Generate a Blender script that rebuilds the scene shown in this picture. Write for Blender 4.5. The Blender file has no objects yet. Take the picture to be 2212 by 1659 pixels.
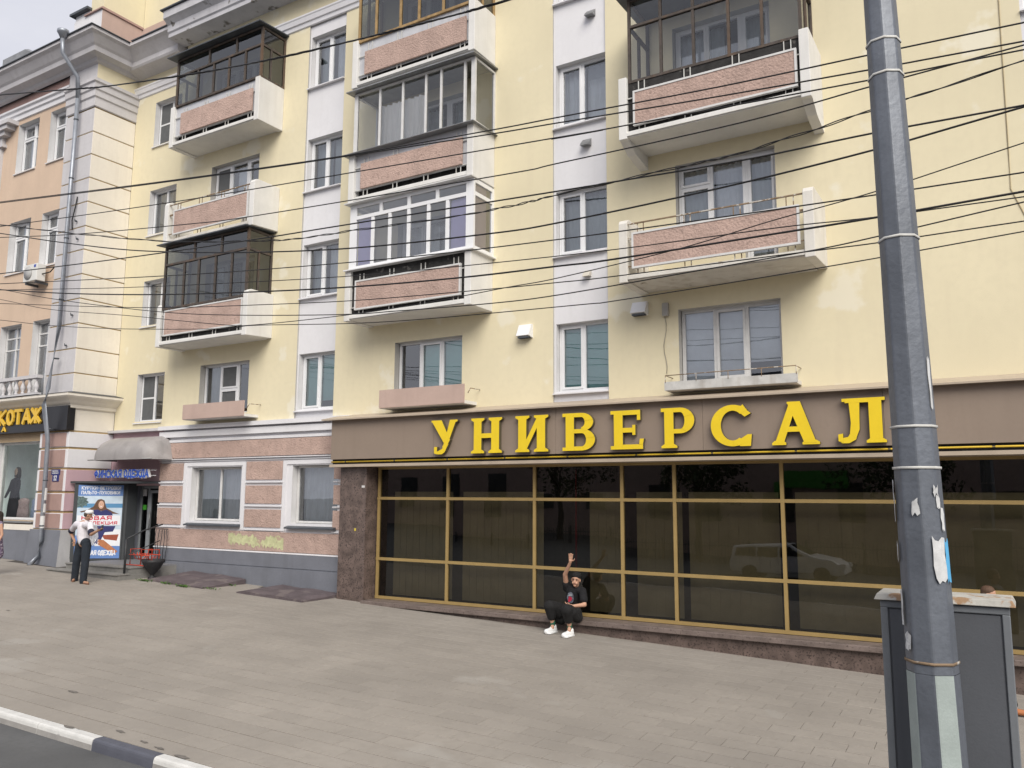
import bpy, math, random
from mathutils import Vector, Matrix
random.seed(7)
S = bpy.context.scene
COL = S.collection
# ------------------------------------------------------------------ camera
FPX, CX, CY = 1783.5, 1106.0, 829.5            # focal length and centre in pixels of a 2212 x 1659 picture
YAW, PITCH, ROLL = 0.545638, 0.136542, 0.00552
_f = Vector((-math.sin(YAW)*math.cos(PITCH), math.cos(YAW)*math.cos(PITCH), math.sin(PITCH)))
_r = Vector((math.cos(YAW), math.sin(YAW), 0)); _u = _r.cross(_f)
_c, _s = math.cos(ROLL), math.sin(ROLL)
CR = _c*_r + _s*_u; CU = -_s*_r + _c*_u; CF = _f
cam = bpy.data.cameras.new('camera'); camo = bpy.data.objects.new('camera', cam); COL.objects.link(camo)
cam.sensor_width = 36; cam.lens = FPX/2212*36; cam.clip_start = .1; cam.clip_end = 3000
camo.matrix_world = Matrix(((CR.x, CU.x, -CF.x, 0), (CR.y, CU.y, -CF.y, 0), (CR.z, CU.z, -CF.z, 0), (0, 0, 0, 1)))
S.camera = camo
# ------------------------------------------------------------------ sky and sun (bright overcast)
SUN_EL, SUN_AZ = math.radians(40), math.radians(138)   # azimuth measured clockwise from +y
W = bpy.data.worlds.new('World'); S.world = W; W.use_nodes = True
nt = W.node_tree; nt.nodes.clear()
out = nt.nodes.new('ShaderNodeOutputWorld'); bg = nt.nodes.new('ShaderNodeBackground')
sky = nt.nodes.new('ShaderNodeTexSky'); sky.sky_type = 'NISHITA'; sky.sun_disc = False
sky.sun_elevation = SUN_EL; sky.sun_rotation = SUN_AZ; sky.air_density = 1.0; sky.dust_density = 3.0
tc = nt.nodes.new('ShaderNodeTexCoord'); mp = nt.nodes.new('ShaderNodeMapping'); mp.inputs['Scale'].default_value = (1, 1, 2.6)
nz = nt.nodes.new('ShaderNodeTexNoise'); nz.inputs['Scale'].default_value = 2.4; nz.inputs['Detail'].default_value = 7; nz.inputs['Roughness'].default_value = .55
rp = nt.nodes.new('ShaderNodeValToRGB'); rp.color_ramp.elements[0].position = .32; rp.color_ramp.elements[0].color = (8.0, 8.2, 9.3, 1)
rp.color_ramp.elements[1].position = .68; rp.color_ramp.elements[1].color = (10.4, 10.4, 11.1, 1)
mx = nt.nodes.new('ShaderNodeMixRGB'); mx.inputs[0].default_value = .9
nt.links.new(tc.outputs['Generated'], mp.inputs[0]); nt.links.new(mp.outputs[0], nz.inputs['Vector']); nt.links.new(nz.outputs['Fac'], rp.inputs[0])
nt.links.new(sky.outputs[0], mx.inputs[1]); nt.links.new(rp.outputs[0], mx.inputs[2]); nt.links.new(mx.outputs[0], bg.inputs[0])
bg.inputs[1].default_value = 0.060
nt.links.new(bg.outputs[0], out.inputs[0])
sun = bpy.data.lights.new('sun', 'SUN'); sun.energy = 2.6; sun.angle = math.radians(42); sun.color = (1.0, .94, .84)
suno = bpy.data.objects.new('sun', sun); COL.objects.link(suno)
sd = Vector((math.sin(SUN_AZ)*math.cos(SUN_EL), math.cos(SUN_AZ)*math.cos(SUN_EL), math.sin(SUN_EL)))
suno.rotation_euler = sd.to_track_quat('Z', 'Y').to_euler(); suno.location = (0, 0, 40)
S.view_settings.view_transform = 'Standard'; S.view_settings.look = 'None'; S.view_settings.gamma = 1
S.view_settings.use_curve_mapping = False; S.view_settings.exposure = 0.52
S.cycles.max_bounces = 8; S.cycles.transparent_max_bounces = 14

# ------------------------------------------------------------------ helpers
def ray(px, py): return CR*((px-CX)/FPX) + CU*(-(py-CY)/FPX) + CF
def at(px, py, Y):
    v = ray(px, py); return v*(Y/v.y)
def gz(x, y): return -3.11 - .0355*x + .02*y            # the pavement falls to the right

def srgb(r, g, b): return tuple(((c/255+.055)/1.055)**2.4 if c > 10 else c/255/12.92 for c in (r, g, b))
MATS = {}
def M(name, col, rough=.8, var=.07, scale=1.5, bump=0., bscale=40., metal=0., streak=0., streakcol=None, spec=.4, island=0., emit=0, patch=None, bdist=.01):
    if name in MATS: return MATS[name]
    m = bpy.data.materials.new(name); m.use_nodes = True; n = m.node_tree.nodes; L = m.node_tree.links
    p = n['Principled BSDF']; p.inputs['Roughness'].default_value = rough; p.inputs['Metallic'].default_value = metal
    p.inputs['Specular IOR Level'].default_value = spec
    g = n.new('ShaderNodeNewGeometry')
    def noise(s, det=4, vec=None):
        t = n.new('ShaderNodeTexNoise'); t.inputs['Scale'].default_value = s; t.inputs['Detail'].default_value = det
        L.new(vec or g.outputs['Position'], t.inputs['Vector']); return t.outputs['Fac']
    def mix(a, b, f, mode='MIX'):
        x = n.new('ShaderNodeMixRGB'); x.blend_type = mode
        for i, v in ((1, a), (2, b)):
            if isinstance(v, tuple): x.inputs[i].default_value = (*v, 1)
            else: L.new(v, x.inputs[i])
        if isinstance(f, float): x.inputs[0].default_value = f
        else: L.new(f, x.inputs[0])
        return x.outputs[0]
    def ramp(f, a, b, lo=0., hi=1.):
        r = n.new('ShaderNodeMapRange'); r.inputs['From Min'].default_value = a; r.inputs['From Max'].default_value = b
        r.inputs['To Min'].default_value = lo; r.inputs['To Max'].default_value = hi; L.new(f, r.inputs['Value']); return r.outputs[0]
    dk = tuple(c*(1-var) for c in col); lt = tuple(min(1, c*(1+var)) for c in col)
    c = mix(dk, lt, ramp(noise(scale, 6), .3, .7))
    if var: c = mix(c, tuple(x*(1-var*1.2) for x in col), ramp(noise(scale*14, 3), .45, .75, 0, .5))
    if streak:
        mpn = n.new('ShaderNodeMapping'); mpn.inputs['Scale'].default_value = (3.2, 3.2, .28); L.new(g.outputs['Position'], mpn.inputs[0])
        c = mix(c, streakcol or tuple(x*.55 for x in col), ramp(noise(1.6, 7, mpn.outputs[0]), .52, .8, 0, streak))
    if patch:
        c = mix(c, patch[0], ramp(noise(patch[1], 8), patch[2], patch[2]+.05))
    if island:
        oi = n.new('ShaderNodeObjectInfo'); ad = n.new('ShaderNodeMath'); ad.operation = 'ADD'
        L.new(oi.outputs['Random'], ad.inputs[0]); L.new(g.outputs['Random Per Island'], ad.inputs[1])
        fr = n.new('ShaderNodeMath'); fr.operation = 'FRACT'; L.new(ad.outputs[0], fr.inputs[0])
        hs = n.new('ShaderNodeHueSaturation'); L.new(c, hs.inputs['Color']); L.new(ramp(fr.outputs[0], 0, 1, 1-island, 1+island), hs.inputs['Value']); c = hs.outputs[0]
    L.new(c, p.inputs['Base Color'])
    if bump:
        b = n.new('ShaderNodeBump'); b.inputs['Strength'].default_value = bump; b.inputs['Distance'].default_value = bdist
        L.new(noise(bscale, 5), b.inputs['Height']); L.new(b.outputs[0], p.inputs['Normal'])
    if emit:
        p.inputs['Emission Color'].default_value = (*col, 1); p.inputs['Emission Strength'].default_value = emit
    MATS[name] = m; return m
def glass(name, tint, boost=1.0, rough=.0, base=.03):
    if name in MATS: return MATS[name]
    m = bpy.data.materials.new(name); m.use_nodes = True; n = m.node_tree.nodes; L = m.node_tree.links; n.clear()
    o = n.new('ShaderNodeOutputMaterial'); t = n.new('ShaderNodeBsdfTransparent'); t.inputs[0].default_value = (*tint, 1)
    g = n.new('ShaderNodeBsdfGlossy'); g.inputs['Roughness'].default_value = rough; g.inputs['Color'].default_value = (.95, .97, 1, 1)
    bp = n.new('ShaderNodeBump'); bp.inputs['Strength'].default_value = .12; bp.inputs['Distance'].default_value = .01
    ge = n.new('ShaderNodeNewGeometry'); no = n.new('ShaderNodeTexNoise'); no.inputs['Scale'].default_value = 1.1; L.new(ge.outputs['Position'], no.inputs['Vector']); L.new(no.outputs['Fac'], bp.inputs['Height'])
    L.new(bp.outputs[0], g.inputs['Normal'])
    fr = n.new('ShaderNodeFresnel'); fr.inputs['IOR'].default_value = 1.5
    mu = n.new('ShaderNodeMath'); mu.operation = 'MULTIPLY_ADD'; mu.inputs[1].default_value = boost; mu.inputs[2].default_value = base; mu.use_clamp = True; L.new(fr.outputs[0], mu.inputs[0])
    mi = n.new('ShaderNodeMixShader'); L.new(mu.outputs[0], mi.inputs[0]); L.new(t.outputs[0], mi.inputs[1]); L.new(g.outputs[0], mi.inputs[2]); L.new(mi.outputs[0], o.inputs[0])
    MATS[name] = m; return m

WL = {}
def wl(o): return WL.get(o.name, Vector((0, 0, 0))) if o else Vector((0, 0, 0))
def place(o, loc, parent=None):
    o.location = Vector(loc) - wl(parent)
    if parent: o.parent = parent
    WL[o.name] = Vector(loc)
def tag(o, label=None, cat=None, group=None, kind=None):
    if label: o['label'] = label
    if cat: o['category'] = cat
    if group: o['group'] = group
    if kind: o['kind'] = kind
    return o
def empty(name, loc, **k):
    o = bpy.data.objects.new(name, None); o.empty_display_size = .2; COL.objects.link(o); place(o, loc); tag(o, **k); return o
class MB:
    def __init__(s, T=None): s.v = []; s.f = []; s.m = []; s.T = T; s.sm = []
    def poly(s, pts, m=0, smooth=False):
        b = len(s.v); s.v += [tuple(p) for p in pts]; s.f.append(tuple(range(b, b+len(pts)))); s.m.append(m); s.sm.append(smooth)
    def grid(s, rows, m=0, closed=False, smooth=True, caps=False):
        b = len(s.v); n = len(rows[0])
        for r in rows: s.v += [tuple(p) for p in r]
        for i in range(len(rows)-1):
            for j in range(n if closed else n-1):
                k = (j+1) % n
                s.f.append((b+i*n+j, b+i*n+k, b+(i+1)*n+k, b+(i+1)*n+j)); s.m.append(m); s.sm.append(smooth)
        if caps:
            s.f.append(tuple(b+j for j in range(n))[::-1]); s.m.append(m); s.sm.append(False)
            e = b+(len(rows)-1)*n; s.f.append(tuple(e+j for j in range(n))); s.m.append(m); s.sm.append(False)
    def hexa(s, P, m=0):      # P: 4 bottom (ccw from above) + 4 top
        b = len(s.v); s.v += [tuple(p) for p in P]
        for q in ((3, 2, 1, 0), (4, 5, 6, 7), (0, 1, 5, 4), (1, 2, 6, 5), (2, 3, 7, 6), (3, 0, 4, 7)):
            s.f.append(tuple(b+i for i in q)); s.m.append(m); s.sm.append(False)
    def box(s, x0, x1, y0, y1, z0, z1, m=0):
        x0, x1 = sorted((x0, x1)); y0, y1 = sorted((y0, y1)); z0, z1 = sorted((z0, z1))
        s.hexa(((x0, y0, z0), (x1, y0, z0), (x1, y1, z0), (x0, y1, z0), (x0, y0, z1), (x1, y0, z1), (x1, y1, z1), (x0, y1, z1)), m)
    def prism(s, pts, y0, y1, m=0):   # polygon in x,z pushed along y
        a = sum(pts[i][0]*pts[(i+1) % len(pts)][1]-pts[(i+1) % len(pts)][0]*pts[i][1] for i in range(len(pts)))
        if a < 0: pts = pts[::-1]
        n = len(pts); b = len(s.v)
        s.v += [(p[0], y0, p[1]) for p in pts] + [(p[0], y1, p[1]) for p in pts]
        s.f.append(tuple(range(b, b+n))); s.m.append(m); s.sm.append(False)
        s.f.append(tuple(range(b+n, b+2*n))[::-1]); s.m.append(m); s.sm.append(False)
        for i in range(n):
            j = (i+1) % n; s.f.append((b+j, b+i, b+n+i, b+n+j)); s.m.append(m); s.sm.append(False)
    def tube(s, pts, r, n=8, m=0, caps=True):
        P = [Vector(p) for p in pts]; rr = r if isinstance(r, (list, tuple)) else [r]*len(P)
        rows = []; up = Vector((0, 0, 1))
        for i, p in enumerate(P):
            t = (P[min(i+1, len(P)-1)]-P[max(i-1, 0)]).normalized()
            a = t.cross(up)
            if a.length < .05: a = t.cross(Vector((0, 1, 0)))
            a.normalize(); c = t.cross(a)
            rows.append([p+(a*math.cos(2*math.pi*k/n)+c*math.sin(2*math.pi*k/n))*rr[i] for k in range(n)])
        s.grid(rows, m, closed=True, caps=caps)
    def lathe(s, prof, c, n=16, m=0, smooth=True):
        rows = [[(c[0]+r*math.cos(2*math.pi*k/n), c[1]+r*math.sin(2*math.pi*k/n), c[2]+z) for k in range(n)] for r, z in prof]
        s.grid(rows, m, closed=True, smooth=smooth, caps=True)
    def build(s, name, mats, parent=None, kind=None, label=None, cat=None, group=None, bevel=0):
        v = [s.T(*p) for p in s.v] if s.T else s.v
        xs = [p[0] for p in v]; ys = [p[1] for p in v]; zs = [p[2] for p in v]
        o0 = Vector(((min(xs)+max(xs))/2, (min(ys)+max(ys))/2, min(zs)))
        me = bpy.data.meshes.new(name); me.from_pydata([(p[0]-o0.x, p[1]-o0.y, p[2]-o0.z) for p in v], [], s.f)
        for x in (mats if isinstance(mats, (list, tuple)) else [mats]): me.materials.append(x)
        me.polygons.foreach_set('material_index', s.m); me.polygons.foreach_set('use_smooth', s.sm); me.update()
        o = bpy.data.objects.new(name, me); COL.objects.link(o); place(o, o0, parent)
        if bevel:
            b = o.modifiers.new('bevel', 'BEVEL'); b.width = bevel; b.segments = 2; b.limit_method = 'ANGLE'
        tag(o, label, cat, group, kind); return o

# ------------------------------------------------------------------ materials
YEL = M('yellow_stucco', (.70, .635, .455), .9, .05, .5, .35, 130, streak=.24, streakcol=(.60, .53, .39), patch=((.735, .69, .555), 1.1, .62))
WHT = M('white_stucco', (.70, .70, .73), .9, .05, .8, .3, 120, streak=.18, streakcol=(.52, .52, .53))
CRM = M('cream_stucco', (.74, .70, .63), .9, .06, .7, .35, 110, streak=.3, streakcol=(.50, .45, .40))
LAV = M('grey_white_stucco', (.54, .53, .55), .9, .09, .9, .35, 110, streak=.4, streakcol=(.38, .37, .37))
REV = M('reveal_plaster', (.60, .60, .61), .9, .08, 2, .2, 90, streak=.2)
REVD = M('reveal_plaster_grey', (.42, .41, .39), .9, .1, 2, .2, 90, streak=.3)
PNK = M('pink_rough_stucco', (.455, .33, .285), .95, .13, 3, 1.0, 24, bdist=.022, streak=.45, streakcol=(.30, .225, .195), patch=((.36, .26, .225), 11, .60), island=.05)
PNKS = M('pink_smooth_stucco', (.48, .36, .315), .92, .07, 2, .6, 90, streak=.15)
PNKB = M('pink_brown_stucco', (.37, .25, .225), .95, .1, 3, .6, 60)
PCH = M('peach_stucco', (.585, .45, .345), .9, .06, 1, .3, 110, streak=.2, streakcol=(.45, .33, .26))
FRZ = M('frieze_stucco', (.36, .235, .21), .95, .08, 1.5, .5, 80, streak=.3)
PRP = M('lilac_stucco', (.52, .36, .40), .9, .07, 2, .3, 90, streak=.25, streakcol=(.4, .28, .32))
PLN = M('blue_grey_plinth', (.165, .175, .205), .85, .1, 2, .4, 60, streak=.35, streakcol=(.11, .115, .13))
PLNW = M('grey_plinth', (.40, .40, .41), .85, .1, 2, .4, 60, streak=.35)
TAN = M('ochre_joint', (.40, .29, .15), .9, .15, 4)
CON = M('white_concrete', (.68, .675, .66), .9, .06, 2.2, .35, 60, streak=.28, streakcol=(.45, .42, .38))
CONO = M('worn_concrete', (.60, .58, .54), .95, .1, 3, .6, 40, streak=.55, streakcol=(.33, .28, .22), patch=((.30, .26, .22), 3.2, .66))
SOF = M('soffit_concrete', (.52, .50, .47), .95, .07, 2, .3, 60)
PVC = M('white_pvc', (.74, .75, .77), .35, .02, 3, spec=.5)
PVCD = M('aged_white_frame', (.62, .62, .62), .6, .08, 6, streak=.3)
WOOD = M('dark_weathered_wood', (.075, .062, .055), .8, .3, 9, .5, 50, streak=.7, streakcol=(.17, .10, .055))
WOODR = M('red_brown_wood', (.15, .085, .055), .8, .3, 9, .5, 50)
WOODY = M('yellow_brown_wood', (.33, .22, .10), .7, .25, 9, .4, 50, streak=.6, streakcol=(.12, .09, .06))
BLK = M('charred_board_and_shade', (.028, .027, .027), .9, .4, 7, .6, 30, patch=((.09, .085, .08), 6, .62))  # charred boards, and the painted shade in gaps below balcony panels
INF = M('grey_sheet_infill', (.50, .51, .545), .55, .08, 4, .15, 15, streak=.35, streakcol=(.33, .33, .35))
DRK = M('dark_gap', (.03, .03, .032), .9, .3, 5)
TIN = M('galvanised_sheet', (.30, .305, .31), .45, .15, 4, .1, 20, metal=.6, streak=.3)
TIND = M('dark_roof_sheet', (.085, .095, .11), .5, .2, 3, .1, 20, metal=.3)
SGN = M('brown_sign_sheet', (.262, .207, .166), .55, .05, 1.2, island=.02, streak=.5, streakcol=(.225, .175, .14))
SGNL = M('beige_cap_sheet', (.43, .36, .285), .5, .06, 3, streak=.25)
LET = M('yellow_acrylic', (.78, .57, .02), .4, .04, 3, spec=.5, streak=.25, streakcol=(.62, .44, .03))
LETS = M('letter_side_brown', (.10, .085, .05), .5, .1, 3)
BRZ = M('gold_anodised_frame', (.36, .255, .105), .45, .08, 3, metal=.15)
GRN = M('brown_granite', (.135, .10, .088), .4, .38, 5, spec=.5, streak=.25, patch=((.055, .04, .036), 28, .56))
GRN2 = M('brown_granite_ledge', (.17, .135, .122), .5, .25, 5, streak=.2, patch=((.09, .07, .06), 28, .58))
GL = glass('window_glass', (.93, .95, .96), 2.3, base=.085)
GLB = glass('balcony_glass', (.93, .94, .94), 1.1, base=.04)
GLD = glass('dusty_old_glass', (.46, .48, .47), 1.2, .03, base=.05)
GLT = glass('bronze_tinted_glass', (.54, .52, .44), .95, .0, base=.03)
GLS = glass('shop_glass', (.85, .88, .86), .7, base=.01)
CUR = M('net_curtain', (.72, .76, .80), .9, .08, 4)
CURG = M('grey_green_curtain', (.44, .50, .52), .9, .08, 4)
CURO = M('olive_blind', (.50, .465, .36), .9, .1, 3)
TEA = M('teal_roller_blind', (.36, .64, .62), .9, .04, 3)
PUR = M('lilac_blind', (.72, .66, .92), .8, .03, 3)
PUR2 = M('mauve_blind', (.66, .54, .64), .8, .03, 3)
BLI = M('white_blind', (.60, .64, .70), .8, .04, 3)
NET = M('insect_screen', (.11, .115, .12), .9, .1, 8)
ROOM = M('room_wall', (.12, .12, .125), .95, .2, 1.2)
RAIL = M('white_painted_rail', (.55, .55, .53), .6, .12, 12, streak=.4, streakcol=(.3, .2, .12))
RUST = M('rusty_rail', (.24, .17, .11), .8, .3, 12, patch=((.5, .48, .44), 9, .55))
PIPE = M('zinc_pipe', (.30, .325, .37), .4, .14, 5, .1, 20, metal=.45, streak=.4, streakcol=(.2, .2, .22))
SHT = M('weathered_white_sheet', (.5, .5, .49), .7, .15, 6, streak=.7, streakcol=(.24, .2, .16))

# ------------------------------------------------------------------ ground
base = MB(); N = 24
xs = [-600, -120, -40, -30, -20, -10, 0, 10, 20, 60, 600]; ys = [-600, -100, -30, -15, -5, 0, 5.7, 12, 20, 60, 600]
base.grid([[(x, y, gz(max(-60, min(60, x)), max(-30, min(20, y)))-.115-.002*abs(y-5)) for x in xs] for y in ys], 0, smooth=False)
ASP = M('asphalt', (.10, .102, .105), .9, .16, 1.2, .8, 160)
base.build('road', ASP, kind='structure')
PAV = M('concrete_paver', (.275, .251, .224), .93, .10, .7, .45, 60, island=.045, patch=((.303, .283, .258), .55, .63))
JNT = M('paver_joint', (.07, .062, .055), .95, .2, 3)
sw = MB(); gxs = [-60, -30, -20, -10, 0, 12]
def kerb_y(x): return 5.80 + .035*(x+8.9)
sw.grid([[(x, kerb_y(x)+.12, gz(x, kerb_y(x)+.12)-.012) for x in gxs], [(x, 15.6, gz(x, 15.6)-.012) for x in gxs]], 0, smooth=False)
sidewalk = sw.build('sidewalk', JNT, kind='structure')
# the pavers: 0.60 x 0.30 running bond, rows parallel to the street
PL, PW = .60, .30
def paver_mesh():
    b = MB(); a, c, e = PL/2-.0022, PW/2-.0078, .003
    b.grid([[(-a, -c, -.02), (a, -c, -.02), (a, c, -.02), (-a, c, -.02)], [(-a, -c, -e), (a, -c, -e), (a, c, -e), (-a, c, -e)],
            [(-a+e, -c+e, 0), (a-e, -c+e, 0), (a-e, c-e, 0), (-a+e, c-e, 0)]], 0, closed=True, smooth=False)
    n = len(b.v); b.f.append((n-4, n-3, n-2, n-1)); b.m.append(0); b.sm.append(False); return b
pb = paver_mesh()
me = bpy.data.meshes.new('paver'); me.from_pydata(pb.v, [], pb.f); me.materials.append(PAV); me.update()
cells = []
tilt = Matrix.Rotation(math.atan(.0355), 4, 'Y') @ Matrix.Rotation(math.atan(.02), 4, 'X')
r = 0; y = 5.80+.13+.158
ang = math.atan(.035)
while y < 15.6:
    x = -31+(r % 2)*.30+((r*7) % 3)*.02
    while x < 3:
        yy = y + .035*(max(-60, x)+8.9)
        cx_, cy_ = x, yy
        if cy_ < 14.82 and not (cx_ < -20.0 and cy_ > 13.6): cells.append((cx_, cy_))
        x += PL
    y += PW; r += 1
def vis(c):
    p = Vector((c[0], c[1], gz(*c))); d = p.dot(CF)
    if d < .5: return 1e9
    px, py = CX+FPX*p.dot(CR)/d, CY-FPX*p.dot(CU)/d
    return d if (-60 < px < 2300 and py < 1720) else 1e6+d
cells.sort(key=vis)
for c in cells[:300]:
    o = bpy.data.objects.new('paver', me); COL.objects.link(o)
    place(o, (c[0], c[1], gz(*c)+random.uniform(-.0012, .0012)), sidewalk)
    o.rotation_euler = (tilt @ Matrix.Rotation(random.uniform(-.004, .004), 4, 'X')).to_euler()
    o.rotation_euler.z += ang
pm = MB()
for c in cells[300:]:
    dz = random.uniform(-.0015, .0015); b0 = len(pm.v)
    for v in pb.v:
        X, Y_ = c[0]+v[0], c[1]+v[1]+ang*v[0]; pm.v.append((X, Y_, gz(X, Y_)+v[2]+dz))
    for f in pb.f: pm.f.append(tuple(i+b0 for i in f)); pm.m.append(0); pm.sm.append(False)
pm.build('pavers', PAV, sidewalk, kind='stuff')
# kerb
kerb = empty('kerb', (-8, 5.8, gz(-8, 5.8)-.15), kind='structure')
KW = M('kerb_white_paint', (.55, .55, .54), .8, .1, 6, .4, 40, patch=((.30, .30, .30), 7, .64))
KD = M('kerb_dark_paint', (.085, .09, .115), .75, .12, 6, .3, 40)
KC = M('kerb_concrete', (.30, .29, .28), .9, .15, 4, .5, 50)
L0 = 1.02
for k in range(-9, 11):
    xa = -8.92+k*L0; xb = xa+L0-.008
    col = KD if k % 3 == 0 else KW
    b = MB(); rows = []
    for x in (xa, xb):
        yk, zt = kerb_y(x), gz(x, kerb_y(x))
        rows.append([(x, yk-.02, zt-.2), (x, yk-.006, zt-.058), (x, yk, zt-.025), (x, yk+.008, zt-.008), (x, yk+.03, zt+.004), (x, yk+.125, zt+.004), (x, yk+.125, zt-.2)])
    b.grid(rows[::-1], 0, closed=True, smooth=False, caps=True)
    b.m[0] = 1
    b.build('kerbstone', [col, KC if col == KW else KD], kerb)

# ------------------------------------------------------------------ walls with openings
def wall(name, parent, y, x0, x1, z0, z1, ops, mats, extra_x=(), label=None):
    """ops: (xa, xb, za, zb, depth). material 0 = face, 1 = reveal"""
    xs = sorted({x0, x1, *[o[0] for o in ops], *[o[1] for o in ops], *extra_x}); xs = [x for x in xs if x0 <= x <= x1]
    zs = sorted({z0, z1, *[o[2] for o in ops], *[o[3] for o in ops]}); zs = [z for z in zs if z0 <= z <= z1]
    def op(i, j):
        if not (0 <= i < len(xs)-1 and 0 <= j < len(zs)-1): return None
        cx, cz = (xs[i]+xs[i+1])/2, (zs[j]+zs[j+1])/2
        for o in ops:
            if o[0] < cx < o[1] and o[2] < cz < o[3]: return o
        return None
    b = MB()
    for i in range(len(xs)-1):
        for j in range(len(zs)-1):
            a, c, e, f = xs[i], xs[i+1], zs[j], zs[j+1]; o = op(i, j)
            if o is None: b.poly([(a, y, e), (c, y, e), (c, y, f), (a, y, f)], 0)
            else:
                d = y+o[4]
                if op(i-1, j) is None: b.poly([(a, y, e), (a, y, f), (a, d, f), (a, d, e)][::-1], 1)
                if op(i+1, j) is None: b.poly([(c, y, e), (c, d, e), (c, d, f), (c, y, f)][::-1], 1)
                if op(i, j-1) is None: b.poly([(a, y, e), (c, y, e), (c, d, e), (a, d, e)], 1)
                if op(i, j+1) is None: b.poly([(a, y, f), (a, d, f), (c, d, f), (c, y, f)], 1)
    return b.build(name, mats, parent, label=label)
def folds(b, x0, x1, y, z0, z1, amp=.03, per=.13, m=0):
    n = max(4, int((x1-x0)/per*4)); rows = [[], []]; ph = random.random()*6
    for i in range(n+1):
        x = x0+(x1-x0)*i/n; yy = y+amp*math.sin(i*math.pi/2+ph)+amp*.5*math.sin(i*.7+ph)
        rows[0].append((x, yy, z0)); rows[1].append((x, yy+amp*.3*math.sin(i*1.3), z1))
    b.grid(rows, m)
def window(parent, x0, x1, z0, z1, y, cols, curtain=None, frame=PVC, fw=.055, gl=None, trans=None, sashes=(), sill=None, name='window', curs=None, label=None):
    """cols: fractions of vertical divisions; trans: {col: [heights as fractions]}; sashes: columns with a proud inner sash"""
    gl = gl or GL; b = MB(); D = .07
    b.box(x0, x1, y, y+D, z0, z0+fw); b.box(x0, x1, y, y+D, z1-fw, z1)
    b.box(x0, x0+fw, y, y+D, z0+fw, z1-fw); b.box(x1-fw, x1, y, y+D, z0+fw, z1-fw)
    e = [x0+fw*.5]+[x0+(x1-x0)*c for c in cols]+[x1-fw*.5]
    for x in e[1:-1]: b.box(x-fw*.5, x+fw*.5, y+.002, y+D-.002, z0+fw, z1-fw)
    panes = []
    for i in range(len(e)-1):
        a, c = e[i]+fw*.5, e[i+1]-fw*.5
        zs = [z0+fw]+[z0+(z1-z0)*t for t in (trans or {}).get(i, [])]+[z1-fw]
        for j in range(len(zs)-1):
            lo = zs[j]+(fw*.4 if j else 0); hi = zs[j+1]-(fw*.4 if j < len(zs)-2 else 0)
            if j: b.box(a, c, y+.004, y+D-.004, zs[j]-fw*.4, zs[j]+fw*.4)
            if i in sashes:
                s = .045; b.box(a, c, y-.016, y+.03, lo, lo+s); b.box(a, c, y-.016, y+.03, hi-s, hi); b.box(a, a+s, y-.016, y+.03, lo+s, hi-s); b.box(c-s, c, y-.016, y+.03, lo+s, hi-s)
            panes.append((i, a, c, lo, hi))
    w = b.build(name, frame, parent, label=label)
    for i, a, c, lo, hi in panes:
        p = MB(); p.poly([(a, y+.036, lo), (c, y+.036, lo), (c, y+.036, hi), (a, y+.036, hi)]); p.build('pane', gl, w)
        cu = (curs or {}).get(i, curtain)
        if cu:
            mt, kind, fr = cu; q = MB()
            if kind == 'flat': q.poly([(a-.02, y+.11, hi+.02-(hi-lo+.04)*fr), (c+.02, y+.11, hi+.02-(hi-lo+.04)*fr), (c+.02, y+.11, hi+.02), (a-.02, y+.11, hi+.02)])
            elif kind == 'slats':
                z = hi
                while z > hi-(hi-lo)*fr: q.box(a, c, y+.10, y+.125, z-.02, z-.017); z -= .022
                q.poly([(a, y+.13, hi-(hi-lo)*fr), (c, y+.13, hi-(hi-lo)*fr), (c, y+.13, hi), (a, y+.13, hi)])
            elif kind == 'screen': q.poly([(a, y+.012, lo), (c, y+.012, lo), (c, y+.012, hi), (a, y+.012, hi)])
            else: folds(q, a-.02, a+(c-a)*fr+.02, y+.22, lo-.02, hi+.02)
            q.build('insect_screen' if kind == 'screen' else 'blind' if kind in ('flat', 'slats') else 'curtain', mt, w)
    if sill:
        q = MB(); sy, mt = sill
        q.hexa(((x0-.05, sy-.05, z0-.07), (x1+.0, sy-.05, z0-.07), (x1+.0, y+.01, z0-.05), (x0-.05, y+.01, z0-.05), (x0-.05, sy-.05, z0-.045), (x1, sy-.05, z0-.045), (x1, y+.01, z0-.005), (x0-.05, y+.01, z0-.005)))
        q.build('sill', mt, w)
    return w

# ------------------------------------------------------------------ yellow apartment building
bld = empty('apartment_building', (-10, 15, -2.6), label='pale yellow five storey apartment building with white window strips above a brown shop front', cat='building')
WY = 15.0; ZT = 13.6
F = {2: (2.18, 3.61), 3: (5.10, 6.50), 4: (7.97, 9.40), 5: (10.87, 12.32)}
S1 = (-15.58, -14.26); S2 = (-8.10, -6.84); S3 = (.56, 1.82)
BX = {1: (-19.31, -17.33), 2: (-12.35, -10.42), 3: (-5.36, -3.43)}
ops = [(S1[0], S1[1], 1.90, 12.66, .045), (S2[0], S2[1], 1.90, 12.66, .045), (S3[0], S3[1], 1.90, 12.66, .045)]
for k, (a, c) in BX.items():
    d = a+(c-a)*.69
    ops.append((a, c, 2.18 if k == 3 else 2.2, 3.61, .17))
    for f in (3, 4, 5):
        z0, z1 = F[f]; ops.append((a, d, z0+.0, z1+.02, .17)); ops.append((d, c, z0-.85, z1+.02, .17))
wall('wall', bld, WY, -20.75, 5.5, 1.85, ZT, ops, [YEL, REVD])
def strip(S, y=15.045):
    o = [(S[0]+.05, S[1]-.002, z0, z1, .15) for z0, z1 in F.values()]
    wall('white_strip', bld, y, S[0], S[1], 1.86, 12.7, o, [WHT, REV])
for s in (S1, S2, S3): strip(s)
S0X = (-22.5, -21.22); Y0 = 15.25
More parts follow.
